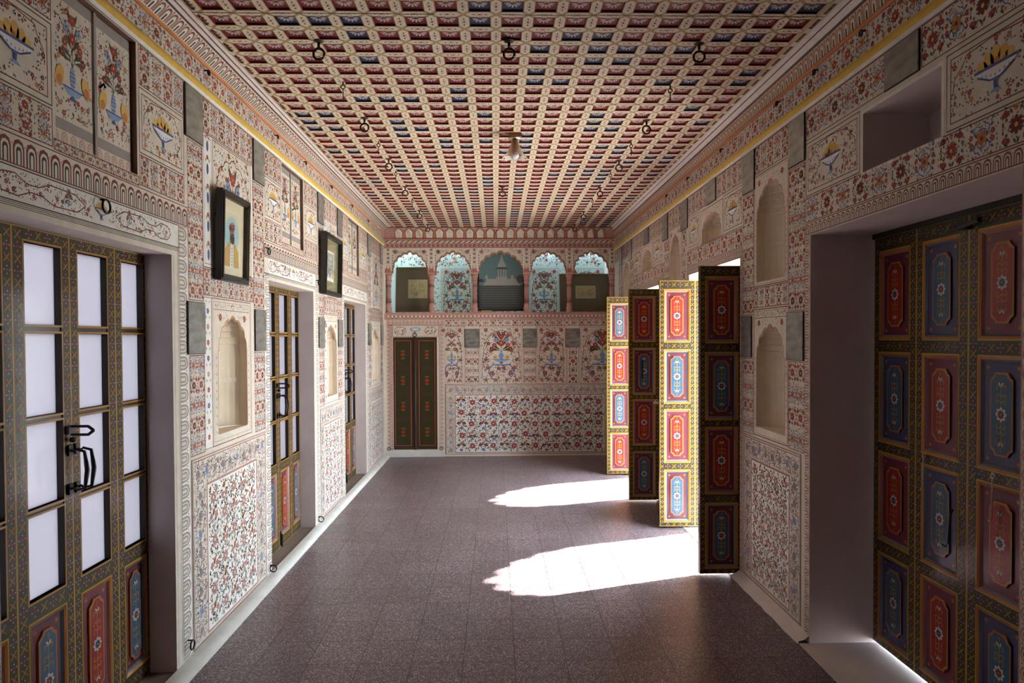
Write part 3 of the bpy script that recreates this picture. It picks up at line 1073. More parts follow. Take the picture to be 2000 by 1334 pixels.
for k, (nc, w) in enumerate(zip(NR, NHW)):
    o1 = OR[k][1]
    n0 = OR[k + 1][0] if k < 2 else 9.06
    fa, fb = nc - w - .045, nc + w + .045
    la, lb = o1 + .06, n0 - .06
    p.field(fa, 2.615, fb, 2.785, .09, (0, 1))
    p.field(fa, 1.785, fb, 1.91, .07, (1, 0))
    zlo = (2.525, 1.745, 1.47, .985)
    for a, c in ((la, fa - .004), (fb + .004, lb)):
        p.field(a, 1.745, c, 2.525, .098, (0, 1, 2))
        p.field(a, .985, c, 1.47, .098, (1, 0))
    for z0, z1, sp, apx in ((1.915, 2.605, 2.33, 2.54), (.99, 1.778, 1.48, 1.68)):
        p.frame(fa, z0, fb, z1, .005, 'dred', 2)
        p.frame(fa + .012, z0 + .012, fb - .012, z1 - .012, .003, 'rose', 2)
        al = cusped(nc - w, nc + w, sp, apx)
        p.line([(nc - w - .003, z0 + .05)] + [(u, v + .004) for u, v in al] + [(nc + w + .003, z0 + .05)], .005, 'orange', 2)
        for sx in (-1, 1):
            p.flower(nc + sx * w * .8, apx + .01, .02, 6, 'red', 'yellow', 2)
            for q in range(9):
                p.petal(nc + sx * w * (.95 - q * .1), apx + random.uniform(-.01, .03), random.uniform(0, 3), .014, .006, 'dgreen', 2)
            for q in range(12):
                p.petal(nc + sx * (w + .017), z0 + .06 + q * (sp - z0) / 13, PI / 2, .015, .006, 'dgreen', 2)
    p.rect(fa + .01, 1.72, fb - .01, 1.723, 'dred', 2)
    p.scatter(fa + .01, 1.725, fb - .01, 1.768, 40, None, .009)
    p.dado(o1 + .10, .05, n0 - .065, .975, side=.14, top=.14, cell=.105, faded=True)
p.dado(8.2, .05, YB - .02, .975, side=.1, top=.14, cell=.105)
p.field(1.2, 1.1, 2.0, 2.3, .16, (0, 1), extra=.1)
p.field(1.7, 2.85, YB, 2.962, .105, (2, 1, 0), bordered=False)
p.line([(YF, 2.846), (YB, 2.846)], .003, 'black', 1)
p.line([(YF, 2.787), (YB, 2.787)], .003, 'dred', 1)
tag(b.build('wall_right'), 'right wall painted all over with flowers and fruit bowls, with deep door openings', 'wall', kind='structure')

b = Buf()
for a, c in ((YF, OR[0][0]), (OR[0][1], OR[1][0]), (OR[1][1], OR[2][0]), (OR[2][1], YB)):
    n = 12
    ys = [a + (c - a) * i / n for i in range(n + 1)]
    rows = [[(XR - d + random.uniform(-.004, .004) * (k > 1), y, z) for y in ys] for k, (d, z) in
            enumerate(((-.001, .042), (.010, .036), (.026, .022), (.058, .014), (.062, -.001)))]
    b.grid(rows, 'reveal', smooth=True)
tag(b.build('baseboard_right'), 'low plaster kerb at the foot of the right wall', 'kerb', kind='structure')
b = Buf()
for a, c in OR:
    b.box(XR - .055, XR + .46, a, c, -.28, .004, 'reveal')
tag(b.build('trim_4'), 'flush grey door sills in the right wall', 'sill', kind='structure')

# ------------------------------------------------------------------ back wall with the pillared gallery
BAYS = [(-1.405, -.915), (-.822, -.330), (-.236, .378), (.473, .966), (1.058, 1.552)]
COLX = [-1.452, -.868, -.283, .4255, 1.012, 1.598]
hb = [dict(r=(-1.49, 1.958, XR, 2.49))]
for i, (a, c) in enumerate(BAYS):
    hb.append(dict(r=(a, 2.49, c, 2.812), arch=(2.50, 2.785), depth=.07, rev='rose', nobottom=True, n=9))
hb.append(dict(r=(-1.395, .095, -.80, 1.63), depth=.04, rev='reveal', back='old_wood'))
b = Buf()
sheet(b, fB, XL, XR, 0.0, 2.955, hb, 'cream')
# gallery recess behind
GY = 10.12
b.poly([(-1.6, GY, 1.95), (1.75, GY, 1.95), (1.75, GY, 3.1), (-1.6, GY, 3.1)], 'gallery_teal')
b.poly([(-1.49, YB, 1.955), (XR, YB, 1.955), (XR, GY, 1.955), (-1.49, GY, 1.955)], 'sill_stone')
b.poly([(-1.49, YB, 1.955), (-1.49, GY, 1.955), (-1.49, GY, 3.1), (-1.49, YB, 3.1)], 'gallery_teal')
b.poly([(XR, YB, 1.955), (XR, GY, 1.955), (XR, GY, 3.1), (XR, YB, 3.1)], 'white')
# recess ceiling with a light well along its back
b.box(-1.6, 1.75, YB + .01, GY - .085, 3.0, 3.1, 'white')
p = Painter(b, lambda u, v, d: (u, GY - d, v))
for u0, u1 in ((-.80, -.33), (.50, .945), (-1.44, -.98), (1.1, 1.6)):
    p.vasepanel(u0, 1.96, u1, 2.64, cream='gallery_teal')
for a, c in ((-.97, -.81), (-.32, .49), (.955, 1.09)):
    p.scatter(a, 1.96, c, 2.64, int((c - a) * 320), None, .03)
p.scatter(-1.45, 2.66, 1.6, 2.93, 150, None, .034)
p.line([(-1.49, 2.94), (1.6, 2.94)], .012, 'yellow', 2)
p = Painter(b, fB)
# ledge
b.box(XL + .02, XR, YB - .022, YB + .03, 1.938, 1.962, 'rose')
p.rect(XL, 1.866, XR, 1.938, 'pink', 1)
n = 58
for i in range(n):
    x = XL + .03 + (i + .5) * (XR - XL - .05) / n
    p.uloop(x, 1.925, .042, .045, -PI / 2, ('dgreen' if i % 3 else 'dred', 'cream', 'cream', 'cream'), 2)
# frieze over the arches
p.rect(XL, 2.842, XR, 2.90, 'pink', 1)
p.dots(XL + .02, 2.842, XR - .02, 2.90, .062, ('dred', 'green', 'dred', 'dgreen'), .3)
p.line([(XL, 2.84), (XR, 2.84)], .006, 'dred', 2)
n = 44
for i in range(n):
    x = XL + (i + .5) * (XR - XL) / n
    p.poly([(x - .034, 2.905), (x - .012, 2.905), (x + .034, 2.937), (x + .012, 2.937)], 'red' if i % 2 else 'green', 2)
p.line([(XL, 2.903), (XR, 2.903)], .004, 'brown', 3)
p.line([(XL, 2.94), (XR, 2.94)], .008, 'brown', 3)
for (a, c) in BAYS:
    p.rect(a - .012, 2.822, c + .012, 2.832, 'white', 2)
    for u in (a - .012, c + .002):
        p.rect(u, 2.50, u + .010, 2.832, 'white', 2)
    al = cusped(a, c, 2.50, 2.785, 9)
    p.line([(u, v + .007) for u, v in al], .013, 'orange', 3)
    p.line([(u, v + .018) for u, v in al], .005, 'green', 3)
    cx, hw = (a + c) / 2, (c - a) / 2
    for sx in (-1, 1):
        p.flower(cx + sx * (hw - .05), 2.785, .034, 6, 'rose', 'dgreen', 3, PI / 6)
        for q in range(14):
            t = random.random()
            p.petal(cx + sx * hw * (.35 + .6 * t), 2.79 + random.uniform(-.012, .03), random.uniform(0, 6), .018, .008, random.choice(('dred', 'green', 'red', 'dgreen')), 3)
        for q in range(6):
            p.ell(cx + sx * (hw - .012), 2.56 + q * .035, .007, .01, ('red', 'green')[q % 2], 3, 6)
for x in COLX:
    p.dots(x - .025, 2.62, x + .025, 2.84, .055, ('green', 'dred'), .3, horizontal=False)
# strip of flowers, vase panels
p.field(-.69, 1.778, XR, 1.862, .084, (0, 2, 1))
p.vasepanel(-.69, .985, -.425, 1.775, full=-.60)
p.vasepanel(-.222, .985, .372, 1.775)
p.vasepanel(.556, .985, .968, 1.775)
p.vasepanel(1.143, .985, XR - .01, 1.775, full=1.46)
for a, c in ((-.416, -.232), (.382, .547), (.977, 1.134)):
    p.field(a, .99, c, 1.475, .092, (0, 1))
p.dado(-.69, .025, XR, .982, side=.13, top=.14, cell=.145, faded=False)
# corner strip and door surround
p.loopband(-1.475, 1.795, -.705, 1.864, .05, PI / 2, ('rose', 'cream', 'dred', 'cream'), 'cream', 'red')
p.loopband(-1.475, .10, -1.402, 1.795, .055, PI, ('red', 'cream', 'dred', 'cream'), 'cream', 'red')
p.loopband(-.775, .10, -.705, 1.795, .055, 0, ('rose', 'cream', 'brown', 'cream'), 'cream', 'rose')
p.frame(-1.40, 1.637, -.778, 1.79, .005, 'brown', 2)
for sx in (-1, 1):
    p.line([(-1.09 + sx * x, 1.713 + y) for x, y in ((.12, 0), (.16, .05), (.25, .055), (.29, .02), (.25, -.03), (.16, -.05), (.12, 0))], .005, 'dred', 2)
    p.scatter(min(-1.09 + sx * .11, -1.09 + sx * .29), 1.645, max(-1.09 + sx * .11, -1.09 + sx * .29), 1.78, 26, None, .018)
p.ell(-1.09, 1.735, .075, .03, 'lblue', 2, 12)
p.ell(-1.09, 1.735, .05, .018, 'cream', 3, 12)
tag(b.build('wall_back'), 'far end wall with painted vase panels below a pillared gallery', 'wall', kind='structure')

# cornice of the back wall
b = Buf()
k = 6
prof = [(.0 + .12 * (1 - math.cos(t / k * PI / 2)), 2.955 + .135 * math.sin(t / k * PI / 2)) for t in range(k + 1)]
b.grid([[(x, YB - d, z) for x in (XL, XR)] for d, z in prof], 'rose', smooth=True)


def fcove(u, v, d):
    t = max(0, min(.2, v)) / .2 * PI / 2
    d += .0012
    return (u, YB - .12 * (1 - math.cos(t)) - d * .75, 2.955 + .135 * math.sin(t) - d * .6)


p = Painter(b, fcove)
n = 21
for i in range(n):
    w = (XR - XL - .26) / n
    x = XL + .14 + (i + .5) * w
    p.poly([(x - w * .30, .02), (x + w * .30, .02), (x + w * .36, .10), (x, .17), (x - w * .36, .10)], 'cream', 1)
    for k in range(5):
        an = PI / 2 + k * 2 * PI / 5
        p.petal(x, .085, an, .055, .030, 'cream', 2)
        p.petal(x + .05 * math.cos(an + .63), .085 + .05 * math.sin(an + .63), an + .63, .02, .012, 'green', 3)
    p.ell(x, .085, .016, .016, 'dgreen', 4, 8)
    for sx in (-1, 1):
        p.line([(x, .185), (x + sx * w * .30, .135), (x + sx * w * .36, .09), (x + sx * w * .28, .05), (x + sx * w * .36, .012)], .008, 'orange', 3)
        p.line([(x, .195), (x + sx * w * .36, .145), (x + sx * w * .42, .09), (x + sx * w * .34, .05), (x + sx * w * .42, .005)], .005, 'dred', 4)
    p.ell(x + w / 2, .055, .014, .030, 'orange', 3, 10)
    p.ell(x + w / 2, .050, .007, .015, 'yellow', 4, 8)
    p.ell(x + w / 2, .165, .030, .018, 'cream', 3, 8)
    p.ell(x + w / 2, .170, .014, .008, 'dgreen', 4, 6)
b.tube([(XL, YB - .012, 2.95), (XR, YB - .012, 2.95)], .011, 'pink', 8)
b.poly([(XL, YB - .12, 3.09), (XR, YB - .12, 3.09), (XR, YB - .125, 3.115), (XL, YB - .125, 3.115)], 'brown')
tag(b.build('trim_5'), 'curved cornice of stars and drops over the gallery arches', 'moulding', kind='structure')

# gallery columns
b0 = Buf()
b0.lathe((0, 0, 0), [(.0, 0), (.047, 0), (.047, .02), (.038, .03), (.043, .05), (.043, .075), (.034, .085), (.036, .11), (.040, .12)], 'pink', 14)
b0.lathe((0, 0, 0), [(.040, .12), (.030, .135), (.033, .30), (.030, .40)], 'rose', 14)
b0.lathe((0, 0, 0), [(.030, .40), (.040, .415), (.034, .43), (.042, .455), (.036, .47), (.047, .50), (.050, .530), (.0, .530)], 'pink', 14)
for i in range(10):
    a = 2 * PI * i / 10
    for z0, z1, m in ((.14, .215, 'dred'), (.355, .40, 'dred'), (.015 + .42, .455, 'red')):
        r = .036 if z0 < .4 else .043
        b0.poly([(r * math.cos(a - .2), r * math.sin(a - .2), z0), (r * math.cos(a + .2), r * math.sin(a + .2), z0), (r * math.cos(a), r * math.sin(a), z1)], m)
b0.box(-.05, .05, -.035, .035, .53, .545, 'pink')
for i in range(5):
    for f, m, dy in ((1, 'red', 0), (.55, 'pink', .001)):
        x = -.04 + i * .02
        b0.poly([(x - .011 * f, -.0365 - dy, .545), (x + .011 * f, -.0365 - dy, .545), (x, -.0365 - dy, .545 + (.07 + .04 * (i % 2)) * (.6 if f < 1 else 1))], m)
b0.box(-.045, .045, -.036, .035, .545, .60, 'rose')
c0 = b0.build('gallery_column')
for i, x in enumerate(COLX):
    o = c0 if i == 0 else c0.copy()
    if i:
        COL.objects.link(o)
    o.location = (x, YB + .036, 1.955)
    o['label'] = 'pink painted baluster column of the end gallery, %s from the left' % ('first', 'second', 'third', 'fourth', 'fifth', 'last')[i]
    o['category'] = 'column'
    o['group'] = 'columns of the end gallery'
# shift the arch band so that it sits over the capitals is not needed: the capitals end under it

b = Buf()
b.box(-1.45, -.70, YB - .02, YB + .02, 0, .088, 'kerb_paint')
tag(b.build('trim_6'), 'white plaster step under the small back door', 'step', kind='structure')

# wall behind the camera and the roof slab
b = Buf()
b.poly([(XL - .02, YF, 0), (XR + .02, YF, 0), (XR + .02, YF, H), (XL - .02, YF, H)], 'pink')
tag(b.build('wall_front'), 'plain wall behind the camera', 'wall', kind='structure')
b = Buf()
b.box(XL - .6, XR + .46, YF - .1, YB + .0, H + .03, H + .2, 'lime_wash')
tag(b.build('trim_7'), 'roof slab over the painted ceiling', 'roof', kind='structure')

# ------------------------------------------------------------------ coffered ceiling
T, HO, DP = .150, .0485, .009
X0c = XL + .132
ncol = 19
Tx = (XR - .082 - X0c) / (ncol + .36)
xs0 = X0c + Tx * .18
ys = []
y = YB - .125 - T / 2
while y > YF:
    ys.append(y)
    y -= T
b = Buf()
b.poly([(X0c, YF, H), (xs0, YF, H), (xs0, YB, H), (X0c, YB, H)], 'c_cream')
b.poly([(xs0 + ncol * Tx, YF, H), (XR - .08, YF, H), (XR - .08, YB, H), (xs0 + ncol * Tx, YB, H)], 'c_cream')
pc = Painter(b, lambda u, v, d: (u, v, H - d))
pf = Painter(b, lambda u, v, d: (u, v, H + DP - d))
rnd = random.Random(11)
pair = {}
for r, yc in enumerate(ys):
    near = yc < 2.7
    for i in range(ncol):
        xc = xs0 + (i + .5) * Tx
        hx = Tx / 2
        if near:
            b.poly([(xc - hx, yc - T / 2, H), (xc + hx, yc - T / 2, H), (xc + hx, yc + T / 2, H), (xc - hx, yc + T / 2, H)], 'c_cream')
            pc.rect(xc - HO, yc - HO, xc + HO, yc + HO, 'c_red', 1)
            continue
        a, c, d, e = xc - HO, xc + HO, yc - HO, yc + HO
        for q in ([(xc - hx, yc - T / 2), (xc + hx, yc - T / 2), (c, d), (a, d)], [(xc + hx, yc - T / 2), (xc + hx, yc + T / 2), (c, e), (c, d)],
                  [(xc + hx, yc + T / 2), (xc - hx, yc + T / 2), (a, e), (c, e)], [(xc - hx, yc + T / 2), (xc - hx, yc - T / 2), (a, d), (a, e)]):
            b.poly([(u, v, H) for u, v in q], 'c_edge')
        m = pair.get((r, i))
        if m is None:
            m = 'c_navy' if rnd.random() < .13 else 'c_red'
            if m == 'c_navy' and rnd.random() < .5:
                pair[(r, i + 1)] = 'c_navy'
            if m == 'c_navy' and rnd.random() < .3:
                pair[(r + 1, i)] = 'c_navy'
        # coffer: sides, bed, flower
        for (x0, y0), (x1, y1) in (((a, d), (c, d)), ((c, d), (c, e)), ((c, e), (a, e)), ((a, e), (a, d))):
            b.poly([(x0, y0, H), (x1, y1, H), (x1, y1, H + DP), (x0, y0, H + DP)], m)
        b.poly([(a, d, H + DP), (c, d, H + DP), (c, e, H + DP), (a, e, H + DP)], m)
        for k in range(7):
            an = PI * (k + .35) / 6.7
            pf.fat(xc + .010 * math.cos(an), yc - .018 + .010 * math.sin(an), an, .036 if 1 < k < 5 else .030, .0095, 'c_silver', 1)
        for k in range(3):
            pf.petal(xc, yc - .018, -PI * (k + 1) / 4, .022, .008, 'c_silver', 1)
        pf.ell(xc, yc - .018, .006, .006, 'dred', 2, 6)
        # painted hexagons on the ribs
        yr = yc - T / 2
        g = (T / 2 - HO)
        k1 = g - .0035
        pc.poly([(xc - hx + .008, yr), (xc - HO + .002, yr - k1), (xc + HO - .002, yr - k1), (xc + hx - .008, yr), (xc + HO - .002, yr + k1), (xc - HO + .002, yr + k1)], 'c_cream', 1)
        pc.poly([(xc - hx, yc - T / 2 + .008), (xc - hx + k1, yc - HO + .002), (xc - hx + k1, yc + HO - .002), (xc - hx, yc + T / 2 - .008), (xc - hx - k1, yc + HO - .002), (xc - hx - k1, yc - HO + .002)], 'c_cream', 1)
        pc.line([(xc - HO + .004, yr - g + .003), (xc - hx + .006, yr), (xc - HO + .004, yr + g - .003)], .0045, 'c_ochre', 2)
        pc.line([(xc + HO - .004, yr - g + .003), (xc + hx - .006, yr), (xc + HO - .004, yr + g - .003)], .0045, 'c_ochre', 2)
        pc.petal(xc - .012, yr, 0, .024, .014, 'red', 3, .5)
        for sx in (-1, 1):
            pc.petal(xc + sx * .018, yr, 0 if sx > 0 else PI, .020, .009, 'green', 3)
            pc.ell(xc + sx * .012, yr + .010, .003, .003, 'black', 3, 5)
            pc.ell(xc + sx * .012, yr - .010, .003, .003, 'black', 3, 5)
        xr_ = xc - hx
        pc.line([(xr_ - g + .003, yc - HO + .004), (xr_, yc - T / 2 + .006), (xr_ + g - .003, yc - HO + .004)], .0045, 'c_ochre', 2)
        pc.line([(xr_ - g + .003, yc + HO - .004), (xr_, yc + T / 2 - .006), (xr_ + g - .003, yc + HO - .004)], .0045, 'c_ochre', 2)
        pc.petal(xr_, yc - .012, PI / 2, .024, .014, 'red', 3, .5)
        for sy in (-1, 1):
            pc.petal(xr_, yc + sy * .018, PI / 2 * sy, .020, .009, 'green', 3)
            pc.ell(xr_ + .010, yc + sy * .012, .003, .003, 'black', 3, 5)
            pc.ell(xr_ - .010, yc + sy * .012, .003, .003, 'black', 3, 5)
        # gilt edge round the coffer
        pc.frame(a - .0035, d - .0035, c + .0035, e + .0035, .0035, 'c_ochre', 4)
    for xm, sg in ((xs0 - Tx * .09, -1), (xs0 + ncol * Tx + Tx * .09, 1)):
        if not near:
            pc.rect(xm - .009, yc - .05, xm + .009, yc + .05, 'green', 1)
            pc.petal(xm, yc - .04, PI / 2, .08, .012, 'orange', 2)
            pc.petal(xm, yc - .02, PI / 2, .04, .018, 'dred', 3)
b.poly([(X0c, YB - .125, H), (XR - .08, YB - .125, H), (XR - .08, YB, H), (X0c, YB, H)], 'c_cream')
for r in (9, 16, 25, 32, 40):
    if r < len(ys):
        yy = ys[r] + T / 2
        x = X0c
        while x < XR - .1:
            x2 = x + rnd.uniform(.1, .4)
            if rnd.random() < .75:
                pc.line([(x, yy + rnd.uniform(-.004, .004)), (min(x2, XR - .09), yy + rnd.uniform(-.004, .004))], .006, 'black', 3)
            x = x2
tag(b.build('ceiling'), 'coffered wooden ceiling painted with red and navy squares and white flowers', 'ceiling', kind='structure')

# ------------------------------------------------------------------ painted door leaves
ROWS = ((.052, .49), (.560, 1.005), (1.063, 1.512), (1.583, 2.022))


def chain(p, u0, v0, u1, v1, step=.042, lay=3):
    """row of crosses and four-petalled flowers along a rail or stile"""
    hor = (u1 - u0) > (v1 - v0)
    L = (u1 - u0) if hor else (v1 - v0)
    n = max(1, int(L / step))
    w = min(v1 - v0, u1 - u0)
    r = min(w * .36, .016)
    for i in range(n):
        t = (i + .5) / n
        x, y = (u0 + t * (u1 - u0), (v0 + v1) / 2) if hor else ((u0 + u1) / 2, v0 + t * (v1 - v0))
        if i % 2:
            p.line([(x - r, y - r), (x + r, y + r)], .0042, 'd_yellow', lay)
            p.line([(x - r, y + r), (x + r, y - r)], .0042, 'd_orange', lay + 1)
        else:
            for k in range(4):
                a = k * PI / 2
                p.fat(x, y, a, r * 1.1, r * .75, 'd_maroon', lay)
                p.ell(x + r * 1.0 * math.cos(a), y + r * 1.0 * math.sin(a), .0028, .0028, 'd_white', lay + 1, 5)
            p.ell(x, y, .003, .003, 'd_rose', lay + 1, 5)


def oct_(u0, v0, u1, v1, c):
    return [(u0 + c, v0), (u1 - c, v0), (u1 - c * .6, v0 + c * .6), (u1, v0 + c), (u1, v1 - c), (u1 - c * .6, v1 - c * .6), (u1 - c, v1),
            (u0 + c, v1), (u0 + c * .6, v1 - c * .6), (u0, v1 - c), (u0, v0 + c), (u0 + c * .6, v0 + c * .6)]


def painted_panel(u0, v0, u1, v1, col, cool=False, name='painted_panel'):
    """sunken panel with a raised chamfered plate; local leaf coordinates, front = -y"""
    b = Buf()
    w, h = u1 - u0, v1 - v0
    red = col == 'd_red'
    ground = 'd_magenta' if red else ('d_indigo' if cool else 'd_maroon')
    m1, m2 = ('d_rose', 'd_magenta') if red else ('d_slate', 'd_navy')
    y0 = -.002
    D = .013                                     # depth of the sinking behind the rail face
    # moulding: sloping quad ring, three strips
    rings = [(0.0, y0), (.010, y0 + .004), (.020, y0 + D), (.026, y0 + D)]
    cols = ['d_orange', m1, m2]
    for (i0, ya), (i1, yb), mt in zip(rings, rings[1:], cols):
        A = [(u0 + i0, v0 + i0), (u1 - i0, v0 + i0), (u1 - i0, v1 - i0), (u0 + i0, v1 - i0)]
        B = [(u0 + i1, v0 + i1), (u1 - i1, v0 + i1), (u1 - i1, v1 - i1), (u0 + i1, v1 - i1)]
        for k in range(4):
            k2 = (k + 1) % 4
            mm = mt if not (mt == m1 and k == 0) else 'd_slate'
            b.poly([(A[k][0], ya, A[k][1]), (A[k2][0], ya, A[k2][1]), (B[k2][0], yb, B[k2][1]), (B[k][0], yb, B[k][1])], mm)
    i = .026
    b.poly([(u0 + i, y0 + D, v0 + i), (u1 - i, y0 + D, v0 + i), (u1 - i, y0 + D, v1 - i), (u0 + i, y0 + D, v1 - i)], ground)
    pp = Painter(b, lambda u, v, d: (u, y0 + D - d, v))
    for su in (u0 + .040, u1 - .040):
        for sv in (v0 + .042, v1 - .042):
            pp.flower(su, sv, .009, 4, 'd_orange', 'd_yellow', 1)
    g = min(.060, w * .275) if cool else min(.050, w * .245)
    O = oct_(u0 + g, v0 + g, u1 - g, v1 - g, .028)
    f = y0 + .006
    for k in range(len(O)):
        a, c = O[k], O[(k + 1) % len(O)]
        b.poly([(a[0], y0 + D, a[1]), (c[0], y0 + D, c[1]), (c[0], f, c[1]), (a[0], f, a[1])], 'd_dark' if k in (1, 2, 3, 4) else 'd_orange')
    cx, cy = (u0 + u1) / 2, (v0 + v1) / 2

    def sc(P, k):
        out = []
        for a, c in P:
            out.append((a + (k if a < cx else -k), c + (k if c < cy else -k)))
        return out
    half = len(O) // 2

    def fill(P, y, mt):
        # two convex-ish halves keep the tessellation clean
        b.poly([(a, y, c) for a, c in P], mt)
    fill(O, f, 'd_orange')
    fill(sc(O, .005), f - .0005, 'd_yellow' if red else 'd_rose')
    fill(sc(O, .008), f - .001, col)
    pp = Painter(b, lambda u, v, d: (u, f - .001 - d, v))
    R = min(.030, (w - 2 * g) * .34)
    pp.flower(cx, cy, R, 8, 'd_white', 'd_orange', 1)
    pp.flower(cx, cy, R * .62, 8, 'd_maroon' if not red else 'd_navy', 'd_yellow', 3)
    hh = h / 2 - g - .03
    for sy in (-1, 1):
        pp.line([(cx, cy + sy * R), (cx, cy + sy * hh)], .0028, 'd_yellow', 1)
        for t in (.34, .52, .78):
            yy = cy + sy * hh * t
            for sx in (-1, 1):
                pp.line([(cx, yy), (cx + sx * R * .5, yy + sy * .010), (cx + sx * R * .8, yy + sy * .002), (cx + sx * R * .65, yy - sy * .010)], .003, 'd_yellow', 1)
                pp.petal(cx + sx * R * .75, yy, PI / 2 * sy, .012, .006, 'd_orange', 2)
        for sx in (-1, 0, 1):
            pp.fat(cx, cy + sy * hh * .82, PI / 2 * sy + sx * .7 * -sy, .020, .009, 'd_white' if sx else 'd_maroon', 3)
        pp.petal(cx, cy + sy * hh * .42, PI / 2 * sy, .018, .010, 'd_orange', 2)
        pp.petal(cx, cy + sy * hh, PI / 2 * sy, .016, .008, 'd_orange', 2)
    # back of the panel
    b.poly([(u0, .026, v0), (u1, .026, v0), (u1, .026, v1), (u0, .026, v1)], col)
    return b.build(name)


def painted_leaf(w, first, top=2.08, st=(.046, .046), th=.036, cool=False):
    """door leaf of four painted panels; local x 0..w, front -y. first: colour of the top panel"""
    b = Buf()
    k = top / 2.10
    rows = [(a * k, c * k) for a, c in ROWS]
    a, c = st[0], w - st[1]
    b.box(0, a, 0, th, .012, top, 'd_olive')
    b.box(c, w, 0, th, .012, top, 'd_olive')
    zs = [(.012, rows[0][0])] + [(rows[i][1], rows[i + 1][0]) for i in range(3)] + [(rows[3][1], top)]
    for z0, z1 in zs:
        b.box(a, c, 0, th, z0, z1, 'd_olive')
    p = Painter(b, lambda u, v, d: (u, -d, v))
    p.frame(.0, .012, w, top, .005, 'd_yellow', 1)
    p.frame(.005, .017, w - .005, top - .005, .003, 'd_maroon', 1)
    for z0, z1 in rows:
        p.frame(a - .007, z0 - .007, c + .007, z1 + .007, .007, 'd_yellow', 2)
    for z0, z1 in zs:
        chain(p, a, z0 + .008 if z0 > .02 else z0, c, z1 - .008 if z1 < top else z1)
    chain(p, .006, .03, a - .006, top - .01)
    chain(p, c + .006, .03, w - .006, top - .01)
    # back face ornament is plainer: yellow lines only
    q = Painter(b, lambda u, v, d: (u, th + d, v))
    q.frame(.0, .012, w, top, .006, 'd_yellow', 1)
    for z0, z1 in rows:
        q.frame(a - .006, z0 - .006, c + .006, z1 + .006, .006, 'd_yellow', 1)
    leaf = b.build('leaf')
    other = 'd_blue' if first == 'd_red' else 'd_red'
    ps = []
    for i, (z0, z1) in enumerate(reversed(rows)):
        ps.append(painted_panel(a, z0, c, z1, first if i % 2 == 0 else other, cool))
    kids(leaf, *ps)
    return leaf


def glazed_leaf(w, st=(.050, .050), th=.040, blue=True):
    """door leaf with four frosted panes over one painted panel"""
    top = 1.975
    rows = [(.655, .955), (.980, 1.280), (1.308, 1.605), (1.637, 1.925)]
    b = Buf()
    a, c = st[0], w - st[1]
    b.box(0, a, 0, th, .012, top, 'd_olive')
    b.box(c, w, 0, th, .012, top, 'd_olive')
    zs = [(.012, .092), (.578, rows[0][0])] + [(rows[i][1], rows[i + 1][0]) for i in range(3)] + [(rows[3][1], top)]
    for i, (z0, z1) in enumerate(zs):
        b.box(a, c, 0.004 if 1 < i < 5 else 0, th, z0, z1, 'd_brown' if 1 < i < 5 else 'd_olive')
    p = Painter(b, lambda u, v, d: (u, -d, v))
    p.frame(.0, .012, w, top, .004, 'd_yellow', 1)
    p.frame(.004, .016, w - .004, top - .004, .003, 'd_maroon', 1)
    for z0, z1 in rows:
        p.frame(a - .008, z0 - .008, c + .008, z1 + .008, .004, 'd_yellow', 1)
        p.frame(a - .004, z0 - .004, c + .004, z1 + .004, .004, 'd_orange', 2)
        # dark inner reveals
        for q in ([(a, z0), (a, z1)], [(a, z1), (c, z1)], [(c, z1), (c, z0)], [(c, z0), (a, z0)]):
            (x0, y0), (x1, y1) = q
            b.poly([(x0, .0005, y0), (x1, .0005, y1), (x1 + (.004 if x1 == a else -.004), .03, y1), (x0 + (.004 if x0 == a else -.004), .03, y0)], 'd_dark')
    p.frame(a - .007, .085, c + .007, .585, .007, 'd_yellow', 2)
    chain(p, a, .018, c, .086)
    chain(p, a, .590, c, .648)
    chain(p, a, 1.933, c, top - .004)
    chain(p, .006, .03, a - .010, top - .01)
    chain(p, c + .010, .03, w - .006, top - .01)
    leaf = b.build('leaf')
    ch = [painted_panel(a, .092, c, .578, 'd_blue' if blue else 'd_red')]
    for z0, z1 in rows:
        q = Buf()
        q.box(a, c, .024, .029, z0, z1, 'frosted_pane')
        ch.append(q.build('pane'))
    kids(leaf, *ch)
    return leaf


def pull(z=.93, x=0.0, s=1):
    """wrought pull handle standing off the leaf front"""
    b = Buf()
    b.box(x - .012, x + .012, -.010, 0, z + .055, z + .095, 'iron')
    b.box(x - .012, x + .012, -.010, 0, z - .095, z - .055, 'iron')
    b.tube([(x, -.005, z + .075), (x, -.022, z + .070), (x, -.030, z + .078), (x, -.060, z + .070), (x, -.066, z + .03),
            (x, -.070, z), (x, -.066, z - .03), (x, -.060, z - .070), (x, -.030, z - .078), (x, -.022, z - .070), (x, -.005, z - .075)],
           [.005, .005, .005, .006, .008, .009, .008, .006, .005, .005, .005], 'iron')
    return b.build('door_handle')


def latch(z=1.08, x=0.0):
    b = Buf()
    b.box(x - .02, x + .02, -.014, 0, z - .012, z + .018, 'iron')
    for dz in (-.016, .016):
        b.tube([(x, -.012, z + dz), (x, -.075, z + dz), (x, -.095, z)], .006, 'iron', 6)
    b.lathe((x, -.016, z - .035), [(0, -.012), (.010, -.008), (.012, 0), (.010, .008), (0, .012)], 'iron', 10)
    return b.build('latch')


def bolt(z, x, L=.16, mat='iron'):
    b = Buf()
    b.box(x - .014, x + .014, -.006, 0, z, z + L, mat)
    b.tube([(x, -.012, z - .02), (x, -.012, z + L - .02)], .006, mat, 8)
    return b.build('bolt')


